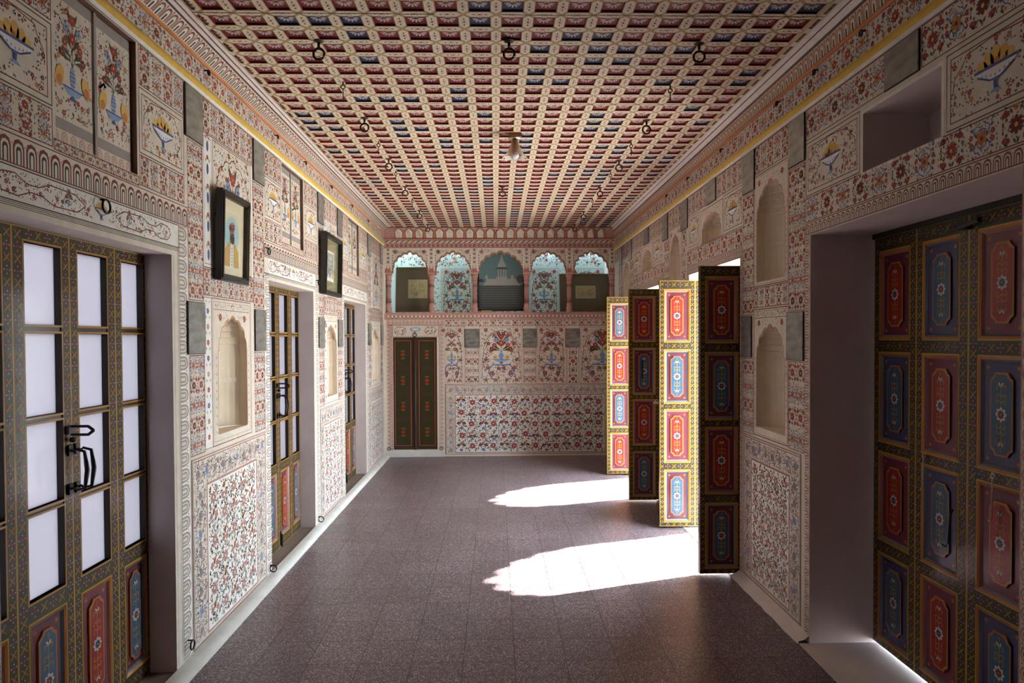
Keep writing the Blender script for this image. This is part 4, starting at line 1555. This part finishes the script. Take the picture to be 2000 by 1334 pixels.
# --- left: three glazed four-leaf doors
WIN, WOUT = .312, .268
gi = glazed_leaf(WIN, (.052, .060), blue=False)
gi2 = glazed_leaf(WIN, (.060, .052), blue=True)
go = glazed_leaf(WOUT, (.052, .040), blue=True)
go2 = glazed_leaf(WOUT, (.040, .052), blue=False)
kids(gi, pull(1.085, .022), bolt(.03, .028, .10))
kids(gi2, pull(1.085, WIN - .022), latch(1.235, WIN - .020))
protos = [(go2, -WIN - WOUT), (gi2, -WIN), (gi, 0), (go, WIN)]
names = ['nearest', 'middle', 'farthest']
for k in range(3):
    a, c = OL[k + 1]
    cx = (a + c) / 2 - (.0 if k else .0)
    root = empty('door_%d' % (k + 1), (XL - .125, cx, .022), PI / 2)
    for lf, off in protos:
        o = lf if k == 0 else copy_tree(lf)
        o.parent = root
        o.location = (off, 0, 0)
    # door frame
    b = Buf()
    hw = WIN + WOUT
    b.box(-hw - .016, -hw + .002, .004, .06, 0, 1.992, 'd_dark')
    b.box(hw - .002, hw + .016, .004, .06, 0, 1.992, 'd_dark')
    b.box(-hw, hw, .004, .06, 1.972, 2.0, 'd_dark')
    fr = b.build('frame')
    fr.parent = root
    tag(root, 'glazed four-leaf door with frosted panes in the left wall, %s of the three' % names[k], 'door', kind='structure')

# --- right: closed four-leaf painted door in the near opening
lw = .352
A1 = painted_leaf(lw, 'd_red', 2.10, (.050, .052), .04, True)
A2 = painted_leaf(lw, 'd_blue', 2.10, (.050, .060), .04, True)
A3 = painted_leaf(lw, 'd_red', 2.10, (.060, .050), .04, True)
A4 = copy_tree(A2)


def hookbar(x, z, L=.17):
    b = Buf()
    b.torus((x, -.012, z), .010, .0025, 'y', 'steel', 14)
    b.tube([(x, -.014, z - .012), (x + .002, -.016, z - L), (x - .012, -.018, z - L - .006), (x + .006, -.03, z - L - .012)], .0028, 'steel', 6)
    return b.build('hook')


def wirepull(x, z):
    b = Buf()
    b.tube([(x, -.004, z), (x + .004, -.02, z - .02), (x + .010, -.03, z - .14), (x - .002, -.035, z - .16), (x - .03, -.03, z - .16)], .004, 'iron', 6)
    return b.build('door_handle')


kids(A2, hookbar(.08, 1.05, .145), wirepull(.27, .85))
kids(A3, hookbar(.16, 1.045), bolt(1.99, .0, .0))
CH[A3.name][-1].name = 'bolt'
b = Buf()
b.tube([(-.07, -.03, 2.045), (.10, -.03, 2.060)], .011, 'iron', 10)
b.box(-.02, .02, -.03, 0, 2.035, 2.065, 'iron')
tb = b.build('bolt')
old = CH[A3.name].pop()
bpy.data.objects.remove(old)
kids(A3, tb)
root = empty('door_4', (XR + .335, 3.497, .0), -PI / 2)
for i, lf in enumerate((A1, A2, A3, A4)):
    lf.parent = root
    lf.location = (i * (lw + .001), 0, .008)
b = Buf()
b.box(-.004, 1.42, -.012, .05, 2.104, 2.132, 'd_dark')
c = b.build('head_board')
c.parent = root
tag(root, 'closed four-leaf painted door in the near opening of the right wall', 'door', kind='structure')

# --- right: open folding wings, two leaves each, standing at right angles to the wall
ww = .298
B1 = painted_leaf(ww, 'd_red', 2.075, (.042, .046))
B2 = painted_leaf(ww, 'd_red', 2.075, (.046, .042))
C1 = painted_leaf(ww, 'd_blue', 2.075, (.042, .046))
C2 = painted_leaf(ww, 'd_red', 2.075, (.046, .042))
D1, D2 = copy_tree(B1), copy_tree(B2)
E1, E2 = copy_tree(B1), copy_tree(B2)
wh = Buf()
wh.tube([(.20, -.006, 1.12), (.205, -.03, 1.11), (.212, -.034, .98), (.19, -.034, .955)], .004, 'iron', 6)
wh.box(.19, .21, -.008, 0, 1.10, 1.14, 'iron')
kids(D1, wh.build('door_handle'))
wh = Buf()
wh.box(.235, .290, -.012, 0, .955, .975, 'd_white')
wh.tube([(.25, -.01, .98), (.265, -.02, 1.0), (.28, -.01, .985)], .004, 'd_white', 6)
kids(E1, wh.build('latch'))
wh = Buf()
wh.box(.12, .135, -.012, 0, 1.20, 1.38, 'iron')
kids(E1, wh.build('door_handle'))
for n_, (l1, l2), (x, y), lab in (
        (5, (D1, D2), (1.362, 4.522), 'dark folding door wing standing open at the near side of the middle opening'),
        (6, (B1, B2), (1.372, 5.680), 'brightly lit folding door wing at the far side of the middle opening'),
        (7, (E1, E2), (1.300, 6.622), 'dark folding door wing standing open at the near side of the farthest opening'),
        (8, (C1, C2), (1.298, 7.930), 'brightly lit folding door wing at the far side of the farthest opening')):
    root = empty('door_%d' % n_, (x, y, .006))
    for i, lf in enumerate((l1, l2)):
        lf.parent = root
        lf.location = (i * (ww + .001), 0, 0)
    tag(root, lab, 'door', kind='structure')

# --- small cupboard door in the back wall
root = empty('door_9', (-1.394, YB + .012, .098))


def back_leaf(w, x):
    b = Buf()
    b.box(x, x + w, 0, .024, 0, 1.53, 'd_brown')
    p = Painter(b, lambda u, v, d: (u, -d, v))
    p.frame(x + .022, .05, x + w - .028, 1.485, .008, 'd_orange', 1)
    p.frame(x + .032, .06, x + w - .036, 1.475, .014, 'd_dark', 1)
    lf = b.build('leaf')
    for i in range(4):
        z0 = .075 + i * .352
        q = Buf()
        q.box(x + .052, x + w - .058, -.006, 0, z0, z0 + .325, 'd_olive')
        pq = Painter(q, lambda u, v, d: (u, -.006 - d, v))
        pq.frame(x + .052, z0, x + w - .058, z0 + .325, .005, 'd_brown', 1)
        cx, cy = x + w / 2 - .003, z0 + .162
        pq.flower(cx, cy, .034, 8, 'd_red', 'd_orange', 1)
        for sy in (-1, 1):
            for sx in (-1, 0, 1):
                pq.petal(cx + sx * .018, cy + sy * .036, PI / 2 * sy, .026, .010, 'd_yellow', 1)
        kids(lf, q.build('painted_panel'))
    return lf


for lf in (back_leaf(.27, 0), back_leaf(.27, .325)):
    lf.parent = root
b = Buf()
b.box(.272, .323, -.012, .024, 0, 1.53, 'd_brown')
b.lathe((.2975, -.014, 0), [(.016, 0), (.022, .05), (.014, .08), (.016, .40), (.024, .44), (.014, .47), (.018, .74), (.026, .77), (.018, .80), (.014, 1.10),
                            (.024, 1.14), (.014, 1.18), (.016, 1.48), (.0, 1.53)], 'd_brown', 10)
c = b.build('centre_post')
c.parent = root
b = Buf()
b.torus((.2975, -.03, 1.56), .026, .006, 'y', 'rusty_iron', 16)
b.tube([(.2975, .0, 1.61), (.2975, -.03, 1.60), (.2975, -.03, 1.58)], .007, 'rusty_iron', 6)
c = b.build('ring_pull')
c.parent = root
tag(root, 'small dark two-leaf cupboard door with red flowers in the far wall', 'door', kind='structure')

# ------------------------------------------------------------------ painted wall cupboards above the glazed doors
for k, c in enumerate(CL):
    root = empty('wall_cupboard', (XL - .022, c, 2.303))

    def shutter(y0, y1, s):
        b = Buf()
        f = lambda u, v, d: (d, u, v)
        b.box(-.012, 0, y0, y1, .0, .550, 'cream')
        p = Painter(b, f)
        p.rect(y0, .045, y1, .085, 'grey', 1)
        p.rect(y0, .505, y1, .548, 'grey', 1)
        p.frame(y0, .0, y1, .55, .004, 'brown', 2)
        for i in range(5):
            p.uloop(y0 + (i + .5) * (y1 - y0) / 5, .003, .035, .040, PI / 2, ('pink', 'cream', 'pink', 'cream'), 1)
        cx = (y0 + y1) / 2
        p.vase(cx, .205, .17, .28, fruit=False)
        for sx in (-1, 1):
            p.ell(cx + sx * .078, .235, .024, .040, 'mango', 7, 12, sx * .35)
            p.ell(cx + sx * .080, .220, .016, .020, 'orange', 8, 10, sx * .35)
        p.scatter(y0 + .01, .09, y1 - .01, .50, 130, (cx - .075, .17, cx + .075, .30), .016)
        return b.build('shutter')
    s1, s2 = shutter(-.262, -.004, -1), shutter(.004, .262, 1)
    b = Buf()
    b.box(-.004, .007, -.008, .008, 0, .55, 'grey')
    b.tube([(.014, .012, .27), (.03, .014, .285), (.034, .016, .27)], .005, 'iron', 6)
    s3 = b.build('centre_batten')
    kids(root, s1, s2, s3)
    tag(root, 'painted two-shutter wall cupboard above the %s glazed door' % names[k], 'cupboard', 'painted cupboards on the left wall')

# ------------------------------------------------------------------ mirrors
ORD = ['nearest', 'second', 'third', 'fourth', 'fifth', 'sixth', 'seventh', 'eighth', 'farthest']


def plate_mirror(side, u0, u1, v0, v1, label, group, th=.008):
    w, h = u1 - u0, v1 - v0
    if side == 'L':
        loc, rz = (XL + .0025, (u0 + u1) / 2, v0), PI / 2
    elif side == 'R':
        loc, rz = (XR - .0025, (u0 + u1) / 2, v0), -PI / 2
    else:
        loc, rz = ((u0 + u1) / 2, YB - .0045, v0), 0
    root = empty('wall_mirror', loc, rz)
    b = Buf()
    e = .0035
    b.box(-w / 2, w / 2, -th + .003, 0, 0, h, 'black')
    m = b.build('edge')
    q = Buf()
    q.box(-w / 2 + e, w / 2 - e, -th, -th + .0025, e, h - e, 'clouded_mirror')
    g = q.build('glass')
    kids(root, m, g)
    tag(root, label, 'mirror', group)


for i, (a, c) in enumerate(MIR_L_UP):
    plate_mirror('L', a, c, 2.60, 2.858, 'grey mirror plate under the yellow band, left wall, %s from the camera' % (ORD[i] if i < 5 else 'farthest'),
                 'mirrors under the yellow band, left wall')
for i, (a, c) in enumerate(MIR_L_LO):
    plate_mirror('L', a, c, 1.53, 1.793, 'dark mirror plate beside a lower niche, left wall, %s from the camera' % (ORD[i] if i < 5 else 'farthest'),
                 'mirrors beside the niches, left wall')
for i, (a, c, z0, z1) in enumerate(MIR_R_UP):
    plate_mirror('R', a, c, z0, z1, 'grey mirror plate under the yellow band, right wall, %s from the camera' % ORD[i],
                 'mirrors under the yellow band, right wall')
for i, (a, c, z0, z1) in enumerate(MIR_R_LO):
    if i in (2, 3, 4, 5):
        continue
    plate_mirror('R', a, c, z0, z1, 'dark mirror plate %s the lower niche of the near right pier' % ('on the camera side of' if i == 0 else 'beyond'),
                 'mirrors beside the lower niche, right wall')
for i, (a, c) in enumerate(((-.421, -.222), (.368, .565), (.953, 1.152))):
    plate_mirror('B', a, c, 1.482, 1.738, 'square clouded mirror on the far wall, %s of the three' % ('left', 'middle', 'right')[i], 'mirrors on the far wall')

# ------------------------------------------------------------------ ceiling rings and pins
ring_spots = [('left', -.88, (3.475, 4.67, 5.72, 6.75, 8.00, 8.97)), ('right', 1.045, (3.485, 4.70, 5.75, 6.79, 8.06, 8.98)),
              ('middle', .075, (3.465, 6.77))]
proto = None
RORD = ('nearest', 'second', 'third', 'fourth', 'fifth', 'farthest')
for row, x, yl in ring_spots:
    for i, y in enumerate(yl):
        if proto is None:
            root = empty('ceiling_ring', (0, 0, 0))
            b = Buf()
            b.torus((0, 0, -.066), .0275, .0062, 'y', 'rusty_iron', 28)
            r_ = b.build('ring')
            b = Buf()
            b.tube([(0, 0, 0), (0, 0, -.026)], .0075, 'rusty_iron', 10)
            b.torus((0, 0, -.034), .009, .0042, 'x', 'rusty_iron', 16)
            e_ = b.build('eye_bolt')
            b = Buf()
            b.lathe((0, 0, 0), [(0, -.009), (.014, -.008), (.024, -.003), (.027, 0)], 'rusty_iron', 16)
            p_ = b.build('ceiling_plate')
            kids(root, r_, e_, p_)
            proto = root
            o = root
        else:
            o = copy_tree(proto)
        o.location = (x, y, H)
        o.rotation_euler = (0, 0, random.uniform(-.25, .25))
        od = RORD[i] if len(yl) == 6 else ('nearest', 'farthest')[i]
        tag(o, 'rusty iron ring hanging from the painted ceiling, %s in the %s row' % (od, row), 'ring', 'iron rings hanging from the ceiling')
proto = None
for row, x, yl in (('left', -.88, (4.02, 5.22, 6.12, 7.32, 8.3)), ('right', 1.045, (4.06, 5.23, 6.17, 7.32, 8.33))):
    for i, y in enumerate(yl):
        if proto is None:
            b = Buf()
            b.torus((0, 0, -.030), .012, .0035, 'y', 'rusty_iron', 14)
            b.tube([(0, 0, -.042), (0, 0, -.10)], .0032, 'rusty_iron', 6)
            b.tube([(0, 0, 0), (0, 0, -.02)], .005, 'rusty_iron', 6)
            o = proto = b.build('ceiling_pin')
        else:
            o = proto.copy()
            COL.objects.link(o)
        o.location = (x, y, H)
        tag(o, 'thin iron ceiling pin between the %s rings, %s from the camera' % (row, ('nearest', 'second', 'third', 'fourth', 'farthest')[i]),
            'hook', 'iron pins hanging from the ceiling')

# wall hooks
def wall_ring(x, y, z, ax, label, R=.022, grp='small iron rings fixed to the walls'):
    b = Buf()
    s = 1 if x < 0 else -1
    if ax == 'back':
        b.tube([(x, y, z), (x, y - .02, z)], .004, 'iron', 6)
        b.torus((x, y - .022, z - R), R, .0042, 'y', 'iron', 18)
    else:
        b.tube([(x, y, z), (x + s * .02, y, z)], .004, 'iron', 6)
        b.torus((x + s * .022, y, z - R), R, .0042, 'y' if ax == 'across' else 'x', 'iron', 18)
    o = b.build('wall_ring', origin=(x, y, z))
    tag(o, label, 'ring', grp)


wall_ring(XL + .001, 3.345, .135, 'along', 'small iron ring at the foot of the wall beside the nearest glazed door')
wall_ring(XL + .001, 4.555, .10, 'across', 'small iron ring low on the wall just before the middle glazed door')
wall_ring(XL + .001, 5.80, .10, 'across', 'small iron ring low on the wall just past the middle glazed door')
wall_ring(XL + .001, 2.66, 2.14, 'along', 'iron ring hanging on the lintel over the nearest glazed door', .026)
wall_ring(XL + .001, 4.54, 2.205, 'along', 'iron ring at the top corner before the middle glazed door')
wall_ring(XL + .001, 5.80, 2.10, 'along', 'iron ring at the top corner past the middle glazed door')
wall_ring(-.745, YB - .001, .135, 'back', 'small iron ring low on the far wall right of the cupboard door')
wall_ring(-1.455, YB - .001, .135, 'back', 'small iron ring low on the far wall left of the cupboard door')
for side, X, z, yl in (('left', XL + .001, 3.005, (3.62, 4.75, 5.45, 6.3, 7.2, 8.1)), ('right', XR - .001, 2.945, (2.98, 3.42, 3.88, 4.85, 5.7, 6.4))):
    for i, y in enumerate(yl):
        wall_ring(X, y, z, 'along', 'tiny iron hook above the yellow band, %s wall, %s from the camera' % (side, RORD[i]), .012,
                  'hook rings in the upper flower bands')

# ------------------------------------------------------------------ ceiling lamp
root = empty('ceiling_lamp', (.148, 5.03, H))
b = Buf()
b.box(-.047, .047, -.047, .047, -.028, 0, 'teak')
c1 = b.build('wooden_block')
b = Buf()
b.lathe((0, 0, 0), [(.0, -.028), (.046, -.028), (.046, -.036), (.0, -.036)], 'steel', 20)
b.lathe((0, 0, 0), [(.020, -.036), (.022, -.06), (.026, -.07)], 'frame_black', 16)
c2 = b.build('lamp_holder')
n = 36
rows, mats_ = [], []
prof = [(.024, -.045), (.028, -.065), (.040, -.095), (.054, -.125), (.064, -.145), (.074, -.160), (.088, -.172)]
for j, (r, z) in enumerate(prof):
    f = max(0, j - 3) / 3
    rows.append([((r * (1 + .10 * f * math.cos(8 * 2 * PI * i / n))) * math.cos(2 * PI * i / n),
                  (r * (1 + .10 * f * math.cos(8 * 2 * PI * i / n))) * math.sin(2 * PI * i / n), z - .008 * f * math.cos(8 * 2 * PI * i / n)) for i in range(n)])
b = Buf()
b.grid(rows[:5], 'amber_glass', close=True)
b.grid(rows[4:], 'clear_skirt', close=True)
c3 = b.build('glass_shade')
b = Buf()
b.lathe((0, 0, -.152), [(0, -.030), (.012, -.0285), (.022, -.022), (.029, -.010), (.030, 0), (.028, .012), (.020, .028), (.013, .045), (.012, .09)], 'bulb_glass', 20)
c4 = b.build('bulb')
kids(root, c1, c2, c3, c4)
tag(root, 'glass tulip lamp with a white bulb on a wooden ceiling block', 'lamp')


# ------------------------------------------------------------------ framed pictures
def picture(name, loc, rz, w, h, tilt, fw, fmat, art, label, cat='picture', glass=True, depth=.028, beads=False, spin=0.0):
    root = empty(name, loc, rz)
    root.rotation_euler = (Matrix.Rotation(rz, 3, 'Z') @ Matrix.Rotation(tilt, 3, 'X') @ Matrix.Rotation(spin, 3, 'Y')).to_euler()
    b = Buf()
    for (x0, x1, z0, z1) in ((-w / 2, w / 2, 0, fw), (-w / 2, w / 2, h - fw, h), (-w / 2, -w / 2 + fw, fw, h - fw), (w / 2 - fw, w / 2, fw, h - fw)):
        b.box(x0, x1, -depth, 0, z0, z1, fmat)
    i = fw * .35
    for (x0, x1, z0, z1) in ((-w / 2 + i, w / 2 - i, i, fw * .7), (-w / 2 + i, w / 2 - i, h - fw * .7, h - i), (-w / 2 + i, -w / 2 + fw * .7, i, h - i), (w / 2 - fw * .7, w / 2 - i, i, h - i)):
        b.box(x0, x1, -depth - .006, -depth, z0, z1, fmat)
    if beads:
        nb = int(h / .018)
        for k in range(nb):
            for x in (-w / 2 + fw * .9, w / 2 - fw * .9):
                z = fw + (h - 2 * fw) * (k + .5) / nb
                b.box(x - .003, x + .003, -depth - .003, -depth, z - .004, z + .004, 'frame_gilt')
    c = b.build('frame')
    kids(root, c)
    q = Buf()
    q.box(-w / 2 + .004, w / 2 - .004, -.010, -.002, .004, h - .004, 'mat_cream')
    pp = Painter(q, lambda u, v, d: (u, -.0102 - d, v), .0005)
    art(pp, -w / 2 + fw, fw, w / 2 - fw, h - fw)
    kids(root, q.build('picture_sheet'))
    if glass:
        g = Buf()
        g.poly([(-w / 2 + fw * .8, -.02, fw * .8), (w / 2 - fw * .8, -.02, fw * .8), (w / 2 - fw * .8, -.02, h - fw * .8), (-w / 2 + fw * .8, -.02, h - fw * .8)], 'picture_glass')
        kids(root, g.build('glass'))
    tag(root, label, cat)
    return root


def portrait(p, u0, v0, u1, v1):
    p.rect(u0, v0, u1, v1, 'mat_cream', 1)
    w, h = u1 - u0, v1 - v0
    a, c, d, e = u0 + .14 * w, u0 + .80 * w, v0 + .12 * h, v0 + .84 * h
    p.rect(a - .012, d - .012, c + .012, e + .012, 'white', 2)
    p.rect(a, d, c, e, 'mat_cream', 3)
    cx = (a + c) / 2
    W_, H_ = c - a, e - d
    p.ell(cx, d + .60 * H_, .46 * W_, .34 * H_, 'art_sky', 4, 20)
    p.poly([(a + .02 * W_, d), (c - .02 * W_, d), (c - .06 * W_, d + .30 * H_), (cx + .16 * W_, d + .46 * H_), (cx - .16 * W_, d + .46 * H_), (a + .06 * W_, d + .30 * H_)], 'coat_yellow', 5)
    p.poly([(cx - .12 * W_, d), (cx + .12 * W_, d), (cx + .10 * W_, d + .44 * H_), (cx - .10 * W_, d + .44 * H_)], 'white', 6)
    for i in range(6):
        p.ell(cx, d + (.04 + i * .06) * H_, .05 * W_, .016 * H_, 'lblue', 7, 8)
    p.ell(cx, d + .60 * H_, .13 * W_, .12 * H_, 'skin', 7, 14)
    p.ell(cx + .01 * W_, d + .52 * H_, .14 * W_, .10 * H_, 'beard', 8, 12)
    p.ell(cx, d + .57 * H_, .05 * W_, .012 * H_, 'skin', 9, 8)
    for sx in (-1, 1):
        p.ell(cx + sx * .05 * W_, d + .625 * H_, .022 * W_, .008 * H_, 'beard', 9, 6)
    p.ell(cx - .01 * W_, d + .73 * H_, .17 * W_, .085 * H_, 'red', 8, 14, .2)
    p.ell(cx + .03 * W_, d + .77 * H_, .12 * W_, .06 * H_, 'pink', 9, 12, -.2)
    for i in range(3):
        p.line([(cx - .15 * W_, d + (.69 + i * .03) * H_), (cx + .14 * W_, d + (.72 + i * .035) * H_)], .006, 'dred', 10)


def engraving(p, u0, v0, u1, v1):
    p.rect(u0, v0, u1, v1, 'mat_green', 1)
    w, h = u1 - u0, v1 - v0
    a, c, d, e = u0 + .20 * w, u0 + .72 * w, v0 + .2 * h, v0 + .78 * h
    p.rect(a, d, c, e, 'white', 2)
    p.rect(a + .02, d + .03, c - .02, e - .02, 'grey', 3)
    for i in range(60):
        x, y = random.uniform(a + .03, c - .05), random.uniform(d + .04, e - .05)
        p.ell(x, y, random.uniform(.006, .016), random.uniform(.008, .022), random.choice(('white', 'art_pale', 'art_dark', 'grey')), 4 + i % 3, 7)


def faded(p, u0, v0, u1, v1):
    p.rect(u0, v0, u1, v1, 'mat_olive', 1)
    p.frame(u0 + .012, v0 + .012, u1 - .012, v1 - .012, .004, 'frame_gilt', 2)
    w, h = u1 - u0, v1 - v0
    cx, cy = u0 + w * PARTS[0], v0 + h * PARTS[1]
    a, d = PARTS[2] * w / 2, PARTS[3] * h / 2
    p.rect(cx - a, cy - d, cx + a, cy + d, 'paper', 2)
    if PARTS[4]:
        p.frame(cx - a, cy - d, cx + a, cy + d, .004, 'mat_cream', 3)
    for i in range(26):
        p.ell(cx + random.uniform(-.75, .75) * a, cy + random.uniform(-.7, .5) * d, .016, .012, 'paper_dark', 3, 7, random.random())


def monument(p, u0, v0, u1, v1):
    w, h = u1 - u0, v1 - v0
    p.rect(u0, v0, u1, v1, 'art_teal', 1)
    p.rect(u0, v0, u1, v0 + .42 * h, 'art_dark', 2)
    P = lambda x, y: (u0 + x * w, v0 + y * h)
    R = lambda x0, y0, x1, y1, c, l: p.poly([P(x0, y0), P(x1, y0), P(x1, y1), P(x0, y1)], c, l)
    p.poly([P(.08, .415), P(.95, .415), P(.88, .475), P(.14, .475)], 'art_pale', 3)
    R(.16, .47, .88, .53, 'art_pale', 3)
    R(.40, .53, .64, .57, 'art_pale', 4)
    for x in (.44, .50, .56, .61):
        R(x - .012, .56, x + .012, .70, 'art_pale', 4)
    p.poly([P(.36, .70), P(.68, .70), P(.60, .735), P(.44, .735)], 'art_dark', 5)
    p.poly([P(.42, .735), P(.62, .735), P(.60, .80), P(.44, .80)], 'art_pale', 5)
    p.poly([P(.45, .80), P(.59, .80), P(.55, .87), P(.49, .87)], 'art_pale', 6)
    p.poly([P(.49, .87), P(.55, .87), P(.52, .97)], 'art_pale', 6)
    for x in (.17, .76):
        R(x - .03, .53, x + .03, .565, 'art_pale', 4)
        p.poly([P(x - .035, .565), P(x + .035, .565), P(x, .61)], 'art_pale', 4)
    p.ell(*P(.94, .53), .09 * w, .07 * h, 'art_dark', 4, 12)
    p.ell(*P(.05, .50), .06 * w, .03 * h, 'art_dark', 4, 10)
    for i in range(9):
        p.line([P(.06, .06 + i * .04), P(.94, .062 + i * .04)], .004, 'art_teal', 3)


picture('framed_portrait', (XL + .012, 3.895, 1.925), PI / 2, .41, .49, math.radians(1.6), .036, 'frame_black', portrait,
        'black framed portrait of a bearded man in a red turban, leaning from the left wall', beads=True, depth=.034)
picture('framed_engraving', (XL + .012, 6.19, 1.995), PI / 2, .62, .535, math.radians(1.5), .036, 'frame_black', engraving,
        'wide black framed engraving on a green mount, left wall before the farthest glazed door', depth=.045)
PARTS = (.62, .52, .58, .44, False)
picture('framed_picture', (-1.14, YB + .24, 1.975), 0, .50, .64, math.radians(-9), .016, 'frame_gilt', faded,
        'faded picture on an olive mount leaning behind the leftmost gallery arch', glass=False)
PARTS = (.52, .52, .42, .36, True)
picture('framed_picture', (1.255, YB + .24, 1.975), 0, .71, .54, math.radians(-9), .022, 'frame_gilt', faded,
        'wide faded picture with a pale print leaning behind the right gallery arches', glass=False)
picture('framed_photograph', (.078, YB + .20, 1.985), 0, .66, .86, math.radians(-6), .026, 'frame_black', monument,
        'large dark framed picture of a pale domed pavilion filling the middle gallery arch', glass=False)
b = Buf()
b.box(-.20, -.06, YB + .05, YB + .13, 1.962, 1.98, 'paper')
b.box(-.19, -.05, YB + .055, YB + .128, 1.98, 1.99, 'mat_cream')
tag(b.build('paper_bundle', origin=(-.12, YB + .19, 1.956)), 'bundle of yellowed papers on the gallery ledge under the middle picture', 'papers')
b = Buf()
b.tube([(1.33, YB + .08, 1.962), (1.36, YB + .08, 2.0), (1.42, YB + .08, 2.025), (1.50, YB + .09, 2.0), (1.53, YB + .10, 1.965)], .010, 'mat_olive', 8)
tag(b.build('cloth_roll', origin=(1.43, YB + .09, 1.962)), 'curled dark cloth on the gallery ledge at the right end', 'cloth')

# ------------------------------------------------------------------ outside: gallery wall with cusped arches and ground
b = Buf()
ha = []
for c in (1.10, 3.35, 5.60, 7.85, 10.1):
    ha.append(dict(r=(c - .50, .0, c + .50, 2.30), arch=(1.72, 2.22), depth=.16, rev='lime_wash', nobottom=True, n=9))
    ha.append(dict(r=(c + .825, .0, c + 1.425, 2.30), arch=(1.80, 2.15), depth=.16, rev='lime_wash', nobottom=True, n=7))
sheet(b, lambda u, v, d: (3.10 - d, u, v), -1.5, 12.0, -.02, 2.96, ha, 'lime_wash')
sheet(b, lambda u, v, d: (3.26, u, v), -1.5, 12.0, -.02, 2.96, [dict(r=h['r'], arch=h['arch'], n=9) for h in ha], 'lime_wash')
tag(b.build('wall_outer'), 'whitewashed outer arcade wall of cusped arches beyond the right door openings', 'wall', kind='structure')
b = Buf()
b.box(2.05, 60, -40, 60, -.30, -.015, 'courtyard_stone')
b.box(-60, XL - .45, -40, 60, -.30, -.015, 'courtyard_stone')
tag(b.build('ground'), 'pale stone terrace outside the doors', 'terrace', kind='structure')
